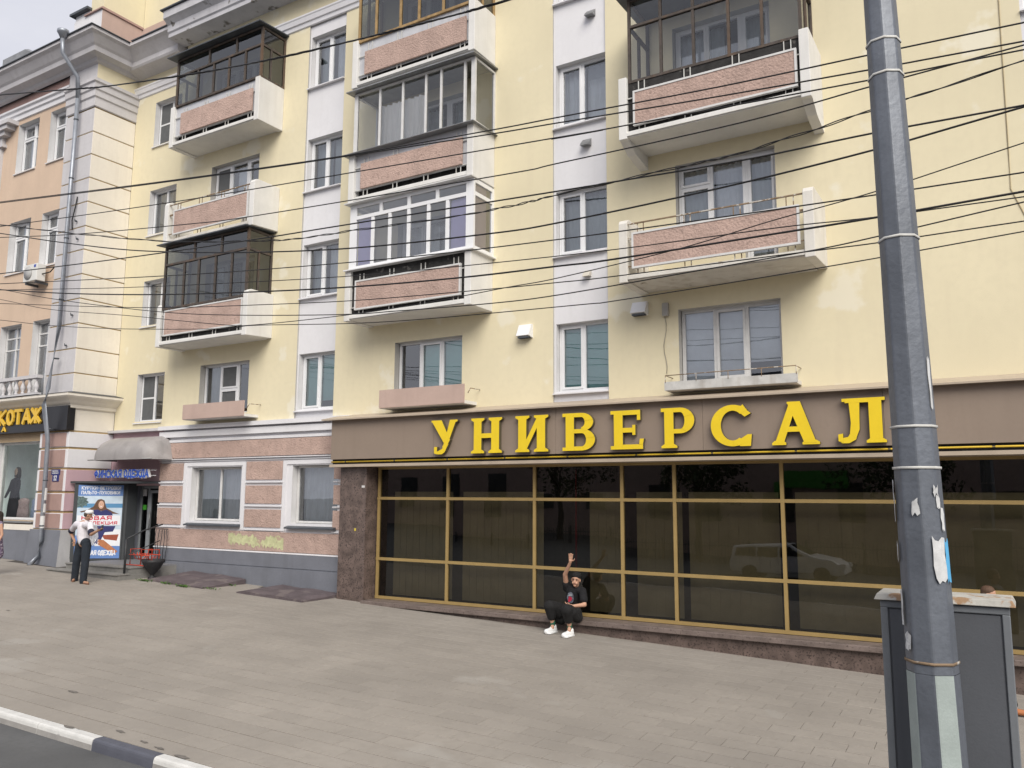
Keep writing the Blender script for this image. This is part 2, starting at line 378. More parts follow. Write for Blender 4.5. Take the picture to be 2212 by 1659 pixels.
wall('recessed_wall', bld, Y0, -23.5, -20.75, 1.92, ZT, [(S0X[0], S0X[1], z0, z1, .17) for z0, z1 in F.values()], [YEL, REV])
b = MB(); b.poly([(-20.75, 15, 1.85), (-20.75, 15, ZT), (-20.75, 15.25, ZT), (-20.75, 15.25, 1.85)]); b.build('wall_return', YEL, bld)
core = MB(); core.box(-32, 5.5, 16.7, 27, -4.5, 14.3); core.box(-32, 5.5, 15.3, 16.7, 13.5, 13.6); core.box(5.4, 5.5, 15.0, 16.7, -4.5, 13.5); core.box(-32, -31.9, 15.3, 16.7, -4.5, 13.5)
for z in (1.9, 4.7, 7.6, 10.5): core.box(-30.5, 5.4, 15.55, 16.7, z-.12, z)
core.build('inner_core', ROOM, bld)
# strip windows
CT = {('s1', 2): {0: (TEA, 'flat', 1.), 1: (TEA, 'flat', .86)}, ('s1', 3): {0: (CURG, 'fold', .55), 1: (CUR, 'fold', 1.)}, ('s1', 4): {0: (CURG, 'fold', 1.), 1: (CURG, 'fold', .6)}, ('s1', 5): {0: (CURG, 'fold', .6), 1: (CUR, 'fold', 1.)},
      ('s2', 2): {0: (TEA, 'flat', 1.), 1: (TEA, 'flat', 1.)}, ('s2', 3): {0: (CURG, 'fold', 1.), 1: (CURG, 'fold', 1.)}, ('s2', 4): {0: (CUR, 'fold', 1.), 1: (CUR, 'fold', 1.)}, ('s2', 5): {0: (CUR, 'fold', 1.), 1: (CUR, 'fold', 1.)}}
for nm, s in (('s1', S1), ('s2', S2), ('s3', S3)):
    for f, (z0, z1) in F.items():
        window(bld, s[0]+.055, s[1]-.007, z0, z1, 15.195-.0, [.48], curs=CT.get((nm, f)), sill=(15.0, WHT), sashes=(0,))
# blind behind the fourth floor window of the middle strip
b = MB()
for i in range(14): b.box(-7.38, -6.90, 15.30, 15.325, 9.33-i*.025, 9.333-i*.025)
b.build('venetian_blind', BLI, bld)
# recessed wall windows
for f, (z0, z1) in F.items():
    window(bld, S0X[0]+.01, S0X[1]-.01, z0, z1, 15.42, [.5], frame=PVC, fw=.06, trans={0: [.5]} if f in (2, 5) else None,
           curs={0: (NET, 'screen', 1.)} if f in (2, 5) else {0: (CURG, 'fold', 1.)}, sill=(Y0, WHT))
# windows over the shop and behind the balconies
window(bld, BX[1][0]+.01, BX[1][1]-.01, 2.2, 3.61, 15.17, [.34, .70], curs={0: (CURG, 'fold', .5), 1: (NET, 'screen', 1)}, trans={1: [.5]}, sashes=(1,))
window(bld, BX[2][0]+.01, BX[2][1]-.01, 2.2, 3.61, 15.17, [.33, .66], curs={1: (TEA, 'flat', 1.), 2: (TEA, 'flat', 1.)}, sashes=(1,))
window(bld, BX[3][0]+.01, BX[3][1]-.01, 2.18, 3.61, 15.17, [.34, .66], fw=.06, frame=PVCD, curs={0: (CUR, 'flat', 1.), 1: (CUR, 'flat', 1.), 2: (CUR, 'flat', .78)}, sashes=(1,))
for k, (a, c) in BX.items():
    d = a+(c-a)*.69
    for f in (3, 4, 5):
        z0, z1 = F[f]
        cs = {(3, 3): {0: (CURG, 'fold', 1.), 1: (CUR, 'fold', 1.)}, (1, 4): {0: (NET, 'screen', 1.), 1: (CUR, 'fold', .9)}, (2, 4): {0: (CUR, 'fold', 1), 1: (CUR, 'fold', .5)}}.get((k, f), {0: (CUR, 'fold', 1.), 1: (CURG, 'fold', .4)})
        window(bld, a+.01, d-.0, z0, z1+.02, 15.17, [.5], curs=cs, trans={0: [.68]} if (k, f) == (3, 3) else ({0: [.42]} if (k, f) == (1, 4) else None), sashes=(0,))
        window(bld, d+.002, c-.01, z0-.84, z1+.02, 15.17, [], curs={0: (CURG, 'fold', 1.)} if (k, f) != (1, 4) else {}, trans={0: [.30]}, name='balcony_door', sashes=(0,))

# ------------------------------------------------------------------ mouldings: profile (out, z) swept along a plan path
def mould(name, parent, path, prof, mats, out=(0, -1)):
    """path: list of (x, y, ox, oy): point on the wall and the outward offset direction there"""
    b = MB(); rows = []
    for x, y, ox, oy in path: rows.append([(x+ox*o, y+oy*o, z) for o, z in prof])
    b.grid(rows, 0, smooth=False)
    for r in (rows[0], rows[-1]): b.poly(r)
    return b.build(name, mats, parent)
band = [(0, 12.64), (.035, 12.66), (.05, 12.76), (.085, 12.78), (.11, 12.90), (.13, 12.93), (.13, 12.97), (0, 12.99)]
mould('cornice_band', bld, [(-20.75, 15, 0, -1), (5.5, 15, 0, -1)], band, WHT)
mould('cornice_band', bld, [(-23.5, 15.25, 0, -1), (-20.76, 15.25, 0, -1)], band, WHT)
bc = [(0, 13.60), (.58, 13.62), (.58, 13.74), (.62, 13.78), (.63, 13.98), (.74, 14.08), (.80, 14.12), (.80, 14.36), (0, 14.44)]
mould('eaves_cornice', bld, [(-20.9, 15, 0, -1), (5.5, 15, 0, -1)], bc, M('peeling_cornice', (.50, .50, .53), .9, .1, 2, .6, 30, patch=((.17, .16, .15), 2.3, .60), streak=.3))
b = MB(); b.box(-21.0, 5.5, 14.14, 15.4, 14.375, 14.41); b.build('roof_edge_sheet', TIND, bld)
sc = [(0, 13.30), (.22, 13.36), (.46, 13.40), (.50, 13.46), (.50, 13.60), (.60, 13.72), (.74, 13.86), (.84, 13.92), (.84, 14.02), (0, 14.06)]
mould('eaves_cornice', bld, [(-23.4, 15.25, 0, -1), (-20.9, 15.25, 0, -1)], sc, LAV)
b = MB(); b.box(-22.7, -20.9, 14.37, 15.4, 14.03, 14.06); b.build('roof_edge_sheet', TIND, bld)
b = MB(); b.poly([(-20.9, 15.26, 13.5), (-20.9, 15.26, 14.4), (5.5, 15.26, 14.4), (5.5, 15.26, 13.5)]); b.build('attic_wall', YEL, bld)

# ------------------------------------------------------------------ balconies
def ring(b, x0, x1, z0, z1, y0, y1, t, m=0):
    b.box(x0, x1, y0, y1, z0, z0+t, m); b.box(x0, x1, y0, y1, z1-t, z1, m); b.box(x0, x0+t, y0, y1, z0+t, z1-t, m); b.box(x1-t, x1, y0, y1, z0+t, z1-t, m)
def balcony(label, x0, x1, yb, zb, panel, back=None, backz=None, chamfer=False, slabm=CON, cheekm=CON, framed=True, rail=False, barm=RAIL, top=1.22, bars=None, clip=None, warp=None):
    T = .17; b = MB()
    b.box(x0+T, x1-T, yb+.035, WY, zb+.03, zb+.15, 0); b.box(x0+T, x1-T, yb+.0, yb+.035, zb+.05, zb+.11, 0)
    bal = b.build('balcony', slabm, bld, label=label)
    for a in (x0, x1-T):
        q = MB()
        if chamfer: q_pts = [(yb, zb), (WY, zb+(.05 if a == x1-T else 0)), (WY, zb+top), (yb+.12, zb+top), (yb+.04, zb+top-.03), (yb, zb+top-.1)]
        else: q_pts = [(yb, zb), (WY, zb), (WY, zb+top), (yb, zb+top)]
        rows = [[(a, yy, zz) for yy, zz in q_pts], [(a+T, yy, zz) for yy, zz in q_pts]]
        q.grid(rows, 0, closed=True, smooth=False, caps=True); q.build('side_wall', cheekm, bal, bevel=.012)
    px0, px1, pz0, pz1 = panel
    q = MB(); q.box(px0, px1, yb+.0, yb+.045, pz0, pz1); q.build('stucco_panel', PNK, bal)
    if framed:
        q = MB(); ring(q, px0-.035, px1+.035, pz0-.035, pz1+.035, yb-.012, yb+.05, .037); q.build('panel_frame', PVCD, bal)
    q = MB(); zt = zb+top-.12
    for i in range(4):
        xx = px0+.12+(px1-px0-.24)*i/3
        for dx in (-.06, .06): q.box(xx+dx-.008, xx+dx+.008, yb+.05, yb+.066, zb+.15, zt)
    q.box(x0+T, x1-T, yb+.047, yb+.07, zb+.30, zb+.32); q.box(x0+T, x1-T, yb+.047, yb+.07, pz1-.08, pz1-.06)
    if rail: q.box(x0+T, x1-T, yb+.04, yb+.075, zt, zt+.02); q.box(x0+T, x1-T, yb+.047, yb+.07, zt-.28, zt-.262)
    q.build('railing', RUST if rail else barm, bal)
    if back:
        zlow = pz0-.02 if back is INF else zb+.15
        q = MB(); q.box(x0+T+.002, x1-T-.002, yb+.085, yb+.105, zlow, backz); q.build('backing_sheet', back, bal)
        if back is INF: q = MB(); q.box(x0+T+.002, x1-T-.002, yb+.20, yb+.22, zb+.15, zlow+.1); q.build('gap_shade_board', BLK, bal)  # added sheet; its dark colour stands for the shade inside the balcony
    return bal
def glazing(bal, x0, x1, yb, z0, z1, posts, mat, gl, transom=None, tposts=None, fw=.05, side=None, roof=None, roofm=TIND, corner=.06, sidepane=None, curs=None, skip=(), cw=None, lowmat=None, sagg=0):
    b = MB(); D = .06; y0, y1 = yb+.05, yb+.05+D
    b.box(x0, x1, y0, y1, z0, z0+fw); b.box(x0, x1, y0, y1, z1-fw, z1)
    b.box(x0, x0+corner, y0, y1, z0+fw, z1-fw); b.box(x1-corner, x1, y0, y1, z0+fw, z1-fw)
    if transom: b.box(x0+corner, x1-corner, y0-.004, y1+.004, transom-fw*.5, transom+fw*.5)
    e = [x0+corner-fw*.5]+posts+[x1-corner+fw*.5]
    tp = [x0+corner-fw*.5]+(tposts or posts)+[x1-corner+fw*.5]
    zt = transom-fw*.5 if transom else z1-fw
    for x in posts: b.box(x-fw*.5, x+fw*.5, y0+.002, y1-.002, z0+fw, zt)
    if transom:
        for x in tp[1:-1]: b.box(x-fw*.5, x+fw*.5, y0+.002, y1-.002, transom+fw*.5, z1-fw)
    # side facing right, and left
    for xs_, sgn in ((x1-D, 1), (x0, -1)):
        b.box(xs_, xs_+D, y1+.001, WY, z0, z0+fw); b.box(xs_, xs_+D, y1+.001, WY, z1-fw, z1); b.box(xs_, xs_+D, WY-fw, WY, z0+fw, z1-fw)
        for yy in (side or []): b.box(xs_+.002, xs_+D-.002, yy-fw*.4, yy+fw*.4, z0+fw, (zt if transom else z1-fw))
        if transom: b.box(xs_-.003, xs_+D+.003, y1+.001, WY-fw, transom-fw*.5, transom+fw*.5)
    fr = b.build('glazing_frame', mat, bal)
    def pane(pts, m=gl): p = MB(); p.poly(pts); p.build('pane', m, bal)
    yg = yb+.08
    for i in range(len(e)-1):
        if i in skip: continue
        a, c = e[i]+fw*.5, e[i+1]-fw*.5
        pane([(a, yg, z0+fw), (c, yg, z0+fw), (c, yg, zt), (a, yg, zt)])
        if curs and i in curs:
            q = MB(); q.poly([(a, yg+.06, z0+fw), (c, yg+.06, z0+fw), (c, yg+.06, zt), (a, yg+.06, zt)]); q.build('blind', curs[i], bal)
    if transom:
        for i in range(len(tp)-1):
            a, c = tp[i]+fw*.5, tp[i+1]-fw*.5
            pane([(a, yg, transom+fw*.5), (c, yg, transom+fw*.5), (c, yg, z1-fw), (a, yg, z1-fw)])
    for xx in (x1-D*.5, x0+D*.5):
        pane([(xx, y1+.002, z0+fw), (xx, WY-fw, z0+fw), (xx, WY-fw, z1-fw), (xx, y1+.002, z1-fw)], gl)
        if sidepane and xx > x0+1:
            q = MB(); q.poly([(xx-.05, y1+.03, z0+fw), (xx-.05, WY-fw-.12, z0+fw), (xx-.05, WY-fw-.12, z1-fw), (xx-.05, y1+.03, z1-fw)]); q.build('blind', sidepane, bal)
    if roof:
        zr, oh, th = roof; q = MB()
        q.hexa(((x0-oh, yb-oh*.8, zr), (x1+oh*.5, yb-oh*.8, zr), (x1+oh*.5, WY, zr+.06), (x0-oh, WY, zr+.06), (x0-oh, yb-oh*.8, zr+th), (x1+oh*.5, yb-oh*.8, zr+th), (x1+oh*.5, WY, zr+.06+th), (x0-oh, WY, zr+.06+th)))
        q.build('balcony_roof', roofm, bal)
    return fr
# column 1 (left)
Y1 = 14.13; a, c = -20.15, -16.47
bb = balcony('lowest balcony of the left column, dark timber glazing above a smooth pink panel', a-.03, c-.05, Y1, 4.07, (-19.82, -16.74, 4.38, 5.03), BLK, 5.08, chamfer=True)
glazing(bb, a+.13, c-.15, Y1-.02, 5.10, 6.93, [-19.17, -18.56, -17.88, -17.24], WOOD, GLD, 6.38, [-18.77, -17.67], .055, side=[14.55], roof=(6.93, .16, .03))
bb = balcony('open balcony with rusty rail in the middle of the left column', a+.02, c, Y1, 6.97, (-19.68, -16.72, 7.25, 7.89), None, None, chamfer=True, slabm=CONO, cheekm=CON, rail=True, top=1.27)
bb = balcony('top balcony of the left column with dark glazed enclosure and grey sheet infill', a, c, Y1, 9.86, (-19.68, -16.74, 10.18, 10.80), INF, 11.05, framed=False)
glazing(bb, a+.14, c+.0, Y1-.02, 11.06, 12.52, [-19.07, -18.41, -17.77, -17.12], WOOD, GLD, 12.0, [-18.62, -17.5], .055, side=[14.5], roof=(12.53, .2, .03))
# column 2 (middle)
a, c = -13.2, -9.62
bb = balcony('lowest balcony of the middle column with white plastic glazing and lilac blinds', a, c, Y1, 4.05, (-12.84, -9.92, 4.32, 4.95), BLK, 5.24)
glazing(bb, a+.06, c+.02, Y1-.0, 5.27, 6.86, [-12.44, -11.93, -11.38, -10.82, -10.30], PVC, GL, 6.53, [-12.2, -11.38, -10.58], .085, side=[], corner=.2, sidepane=PUR2, curs={0: PUR, 5: PUR})
q = MB(); q.hexa(((a+.0, Y1-.07, 5.24), (c+.08, Y1-.07, 5.24), (c+.08, Y1+.15, 5.24), (a, Y1+.15, 5.24), (a, Y1-.07, 5.265), (c+.08, Y1-.07, 5.265), (c+.08, Y1+.15, 5.268), (a, Y1+.15, 5.268))); q.box(c-.0, c+.08, Y1+.15, WY, 5.24, 5.267); q.build('glazing_sill', PVC, bb)
q = MB(); q.hexa(((a-.02, Y1-.1, 6.86), (c+.05, Y1-.1, 6.86), (c+.05, Y1+.2, 6.87), (a-.02, Y1+.2, 6.87), (a-.02, Y1-.1, 6.885), (c+.05, Y1-.1, 6.885), (c+.05, Y1+.2, 6.89), (a-.02, Y1+.2, 6.89))); q.build('balcony_roof', PVCD, bb)
bb = balcony('second balcony of the middle column with white aluminium sliding glazing', a, c+.02, Y1, 6.90, (-12.82, -9.90, 7.22, 7.84), INF, 8.1, framed=False)
glazing(bb, a+.1, c+.03, Y1-.02, 8.13, 9.66, [-12.31, -11.62, -10.95, -10.52, -9.87], PVCD, GLB, fw=.05, side=[], corner=.1, roof=(9.66, .14, .025), roofm=TIN, skip=(5,))
q = MB(); q.hexa(((a-.1, Y1-.14, 8.08), (c+.1, Y1-.14, 8.08), (c+.1, WY, 8.12), (a-.1, WY, 8.12), (a-.1, Y1-.14, 8.095), (c+.1, Y1-.14, 8.095), (c+.1, WY, 8.13), (a-.1, WY, 8.13))); q.build('glazing_sill', TIN, bb)
q = MB(); folds(q, -12.4, -11.15, 14.4, 8.12, 9.28, .03, .16); q.build('curtain', M('white_curtain', (.88, .88, .88), .9, .03, 4), bb)
bb = balcony('top balcony of the middle column with yellowish timber glazing', a, c+.02, Y1, 9.82, (-12.80, -9.84, 10.10, 10.68), INF, 10.98, framed=False)
glazing(bb, a+.14, c+.0, Y1-.02, 10.98, 12.5, [-12.5, -11.75, -11.2, -10.5], WOODY, GLD, None, None, .06, side=[14.5], roof=(12.52, .2, .03))
# column 3 (right)
Y3 = 13.93; a, c = -6.09, -2.56
bb = balcony('open balcony with rusty rail and peeling white sides, right column, second level', a-.03, c-.03, Y3, 3.99, (-5.82, -2.86, 4.27, 4.89), None, None, chamfer=True, slabm=CONO, cheekm=M('cream_concrete', (.66, .64, .60), .9, .08, 3, .35, 60, streak=.3, streakcol=(.4, .36, .3), patch=((.42, .40, .37), 3.5, .68)), rail=True, top=1.24)
bb = balcony('large balcony at upper right, tall old timber glazing above black boards', a, c+.02, Y3, 6.80, (-5.75, -2.79, 7.06, 7.69), BLK, 7.94, top=1.25)
glazing(bb, a+.18, c-.1, Y3+.02, 7.94, 9.68, [-5.24, -4.60, -3.94, -3.34], WOOD, GLB, 9.1, [-5.24, -4.60, -3.94, -3.34], .05, side=[14.5], roof=(9.68, .18, .03), corner=.05)
for xx in (a, c-.15):
    q = MB(); q.hexa(((xx, Y3+.45, 6.64), (xx+.17, Y3+.45, 6.64), (xx+.17, WY, 6.55), (xx, WY, 6.55), (xx, Y3+.1, 6.80), (xx+.17, Y3+.1, 6.80), (xx+.17, WY, 6.80), (xx, WY, 6.80))); q.build('bracket', CON, bb)
# flower shelves under second floor windows
def shelf(label, x0, x1, yf, z0, z1, face, open_=False):
    b = MB(); b.box(x0, x1, yf+.03, WY, z0-.01, z0+.06)
    s = b.build('window_shelf', CONO if open_ else CON, bld, label=label)
    q = MB()
    if open_:
        q.box(x0-.02, x1+.02, yf-.0, yf+.03, z0, z1); s2 = q.build('front_board', SHT, s)
        q = MB(); q.tube([(x0, WY, z1+.12), (x0, yf, z1+.12), (x1, yf, z1+.13), (x1, WY, z1+.13)], .009, 6)
        for i in range(5): q.tube([(x0+(x1-x0)*i/4, yf, z1-.02), (x0+(x1-x0)*i/4, yf, z1+.12)], .007, 6)
        q.build('guard_rail', RUST, s)
    else:
        q.box(x0-.0, x1+.0, yf-.0, yf+.03, z0, z1); q.build('front_board', face, s)
        q = MB(); q.tube([(x1+.08, WY, z1-.08), (x1+.10, yf+.1, z1-.09), (x1+.07, yf+.05, z1-.2)], .01, 6); q.build('bracket', RUST, s)
shelf('pink flower shelf under the left second floor window', -19.31, -16.89, 14.5, 2.05, 2.45, PNKS)
shelf('pink flower shelf under the middle second floor window', -12.37, -10.01, 14.5, 2.01, 2.42, PNKS)
shelf('rusty open flower shelf under the right second floor window', -5.5, -3.12, 14.6, 2.0, 2.16, None, True)

# ground floor, pink rendered part
pk = wall('ground_floor_wall', bld, 15.0, -20.75, -13.6, -2.6, 1.84, [(-19.42, -17.42, -.67, .77, .2), (-15.55, -14.0, -.67, .77, .2)], [WHT, REV])
b = MB(); b.poly([(-20.75, 15.0, -2.6), (-20.75, 15.0, 1.85), (-20.75, 15.9, 1.85), (-20.75, 15.9, -2.6)]); b.poly([(-20.75, 15.0, 1.84), (-13.6, 15.0, 1.84), (-13.6, 15.02, 1.86), (-20.75, 15.02, 1.86)]); b.build('wall_return', PRP, bld)
window(bld, -19.41, -17.43, -.66, .76, 15.17, [.5], frame=PVCD, fw=.05, curs={0: (CURG, 'fold', 1.), 1: (CUR, 'fold', 1.)})
window(bld, -15.54, -14.01, -.66, .76, 15.17, [], frame=PVCD, fw=.05, curs={0: (CUR, 'fold', 1.)})
for xa, xb in ((-19.5, -17.35), (-15.65, -14.0)):
    q = MB(); q.hexa(((xa, 14.87, -.80), (xb, 14.87, -.80), (xb, 15.0, -.80), (xa, 15.0, -.80), (xa, 14.87, -.765), (xb, 14.87, -.765), (xb, 15.19, -.675), (xa, 15.19, -.675))); q.build('window_sill', TIND, bld)
for xa, xb in ((-20.77, -19.77), (-17.21, -15.90), (-14.12, -13.7)):
    for z0, z1 in ((.42, .89), (-.19, .27), (-.79, -.34)):
        q = MB(); q.box(xa, xb, 14.965, 14.999, z0, z1); q.build('stucco_block', PNK, bld, bevel=.006)
        q = MB(); q.box(xa-.0, xb+.03, 14.945, 14.998, z0-.075, z0-.05); q.box(xa, xb+.02, 14.97, 14.998, z0-.095, z0-.0755); q.build('block_moulding', WHT, bld)
for z0, z1, nm in ((1.03, 1.46, 'stucco_band'), (-1.38, -.90, 'stucco_band')):
    q = MB(); q.box(-20.79, -13.6, 14.955, 14.999, z0, z1); q.build(nm, PNK, bld, bevel=.006)
for z0, z1, o in ((1.83, 1.96, .16), (1.62, 1.80, .10), (1.475, 1.56, .05), (.985, 1.015, .075), (.93, .96, .04), (-1.425, -1.385, .075)):
    q = MB(); q.hexa(((-20.8, 15-o, z0), (-13.6, 15-o, z0), (-13.6, 14.999, z0), (-20.8, 14.999, z0), (-20.8, 15-o, z1-.02), (-13.6, 15-o, z1-.02), (-13.6, 14.999, z1), (-20.8, 14.999, z1))); q.build('ledge_moulding', WHT, bld)
for xa, xb in ((-19.72, -17.24), (-15.86, -14.2)):
    q = MB()
    q.box(xa, xb, 14.975, 14.998, .80, .90); q.box(xa, xa+.12, 14.975, 14.998, -.87, .80); q.box(xb-.0 if xb > -15 else xb-.12, xb, 14.975, 14.998, -.87, .80) if xb < -15 else None
    q.build('window_surround', WHT, bld)
q = MB(); q.box(-20.77, -13.6, 14.93, 14.999, -1.76, -1.43); q.box(-20.8, -13.6, 14.88, 14.999, -2.75, -1.79); q.box(-20.77, -13.6, 14.945, 14.999, -1.79, -1.76); q.build('plinth', PLN, bld)
# yellow-green paint patch over graffiti
random.seed(5); pts = []; n = 44
for i in range(n):
    t = i/(n-1); pts.append((-17.75+2.03*t, -.99-.03*t+random.uniform(-.05, .05)-.12*math.exp(-((t-.6)/.09)**2)))
for i in range(n):
    t = 1-i/(n-1); pts.append((-17.75+2.03*t, -1.22-.07*t+random.uniform(-.06, .05)))
b = MB(); b.poly([(p[0], 14.951, p[1]) for p in pts]); b.build('paint_patch', M('chartreuse_paint', (.50, .51, .30), .9, .2, 9, .6, 40, patch=((.43, .34, .25), 8, .60)), bld)

# ------------------------------------------------------------------ brown shop front
GY = 15.0
b = MB(); b.box(-13.58, -12.78, 14.62, 15.4, -2.75, .67); b.build('granite_pillar', GRN, bld)
for px_, py_, w_, h_, m_, l_ in ((788, 1051, .09, .05, 'sticker_white', 'small white sticker near the top of the granite pillar'), (769, 1144, .05, .06, 'sticker_yellow', 'small yellow sticker halfway up the granite pillar')):
    p = at(px_, py_, 14.62); b = MB(); b.box(p.x-w_, p.x, 14.616, 14.6195, p.z-h_/2, p.z+h_/2); b.build('sticker', M(m_, (.6, .6, .6) if 'white' in m_ else (.55, .45, .06), .6), label=l_, cat='sticker')
mull = [-12.70, -10.74, -8.54, -6.58, -5.51, -3.53, -1.50, .46, 2.5, 4.6]
bars = [-2.27, -1.41, -.035, .66]
shop = empty('shop_window', (-4, 15, -2.4)); WLp = shop.name
shop.parent = bld; shop.location = Vector((-4, 15, -2.4))-wl(bld)
b = MB(); fw = .062
for z in bars: b.box(-12.74, 5.4, GY-.03, GY+.05, z-fw/2, z+fw/2)
for i in range(3):
    for x in mull: b.box(x-fw/2, x+fw/2, GY-.028, GY+.048, bars[i]+fw/2, bars[i+1]-fw/2)
b.build('frame', BRZ, shop)
for i in range(len(mull)-1):
    for j in range(3):
        p = MB(); x0_, x1_, z0_, z1_ = mull[i]+fw/2, mull[i+1]-fw/2, bars[j]+fw/2, bars[j+1]-fw/2
        t = random.uniform(-.004, .004); u = random.uniform(-.004, .004)
        p.poly([(x0_, GY+.01-t-u, z0_), (x1_, GY+.01+t-u, z0_), (x1_, GY+.01+t+u, z1_), (x0_, GY+.01-t+u, z1_)]); p.build('pane', GLT, shop)
    if True:
        q = MB(); x = mull[i]+(1.15 if i == 2 else .22)
        while x < mull[i+1]-.08:
            q.hexa(((x-.098, GY+.42, -2.25), (x+.098, GY+.405, -2.25), (x+.098, GY+.407, -2.25), (x-.098, GY+.422, -2.25), (x-.098, GY+.42, .12), (x+.098, GY+.405, .12), (x+.098, GY+.407, .12), (x-.098, GY+.422, .12)))
            x += .187
        q.build('vertical_blind', CURO, shop)
q = MB(); q.box(-7.86, -7.83, 15.5, 15.53, -2.3, .6); q.build('red_pipe', M('red_pipe_paint', (.25, .01, .015), .5), shop)
b = MB(); b.box(-12.76, 5.4, 14.50, 15.3, -2.40, -2.31); b.build('window_ledge', GRN2, bld, bevel=.01)
b = MB(); b.box(-13.6, 5.4, 14.60, 15.3, -3.4, -2.402); b.build('granite_base', GRN, bld)
b = MB(); b.box(-13.6, 5.4, 14.7, 15.4, .695, .71); b.build('shop_soffit', SGNL, bld)

# sign
sign = empty('shop_sign', (-6, 14.45, .68), label='long brown shop sign with large raised yellow letters УНИВЕРСАЛ', cat='sign')
b = MB()
xa = -13.75; k = 0
while xa < 5.4:
    b = MB(); b.box(xa, min(xa+2.995, 5.4), 14.45, 14.98, .86, 1.80); b.build('sign_panel', SGN, sign); xa += 3.0
b = MB(); b.box(-13.75, 5.4, 14.52, 14.98, .745, .859); b.build('shadow_gap', DRK, sign)  # recessed strip with the shade of the gap put into its dark colour
b = MB(); b.box(-13.78, 5.4, 14.44, 14.98, .68, .744); b.build('bottom_trim', SGNL, sign)
b = MB(); b.hexa(((-13.95, 14.30, 1.77), (5.4, 14.30, 1.77), (5.4, 15.0, 1.80), (-13.95, 15.0, 1.80), (-13.95, 14.30, 1.80), (5.4, 14.30, 1.80), (5.4, 15.0, 1.96), (-13.95, 15.0, 1.96))); b.build('sign_cap', SGNL, sign)
gp = MB(); gp.tube([(-13.75, 14.475, .80), (5.4, 14.475, .805)], .016, 8); gas = gp.build('gas_pipe', M('yellow_pipe_paint', (.62, .42, .03), .5, .06, 4), label='thin yellow gas pipe running along the bottom of the brown sign', cat='pipe')
x = -13.3
while x < 5: q = MB(); q.box(x-.02, x+.02, 14.46, 14.5, .785, .825); q.build('pipe_clip', DRK, gas); x += 1.45

def arc(cx, cz, ro, ri, a0, a1, n=14):
    """quads of an elliptical arc stroke; ro, ri = (rx, rz) outer and inner"""
    P = []
    for i in range(n):
        t0, t1 = [math.radians(a0+(a1-a0)*k/n) for k in (i, i+1)]
        P.append([(cx+ro[0]*math.cos(t0), cz+ro[1]*math.sin(t0)), (cx+ro[0]*math.cos(t1), cz+ro[1]*math.sin(t1)), (cx+ri[0]*math.cos(t1), cz+ri[1]*math.sin(t1)), (cx+ri[0]*math.cos(t0), cz+ri[1]*math.sin(t0))])
    return P
def R_(a, b_, c_, d): return [(a, b_), (c_, b_), (c_, d), (a, d)]
def serif(cx, w, z, up):   # bracketed slab
    if up: return [(cx-w, z), (cx+w, z), (cx+w, z+.05), (cx+w*.62, z+.10), (cx-w*.62, z+.10), (cx-w, z+.05)]
    return [(cx-w, z), (cx+w, z), (cx+w, z-.05), (cx+w*.62, z-.10), (cx-w*.62, z-.10), (cx-w, z-.05)]
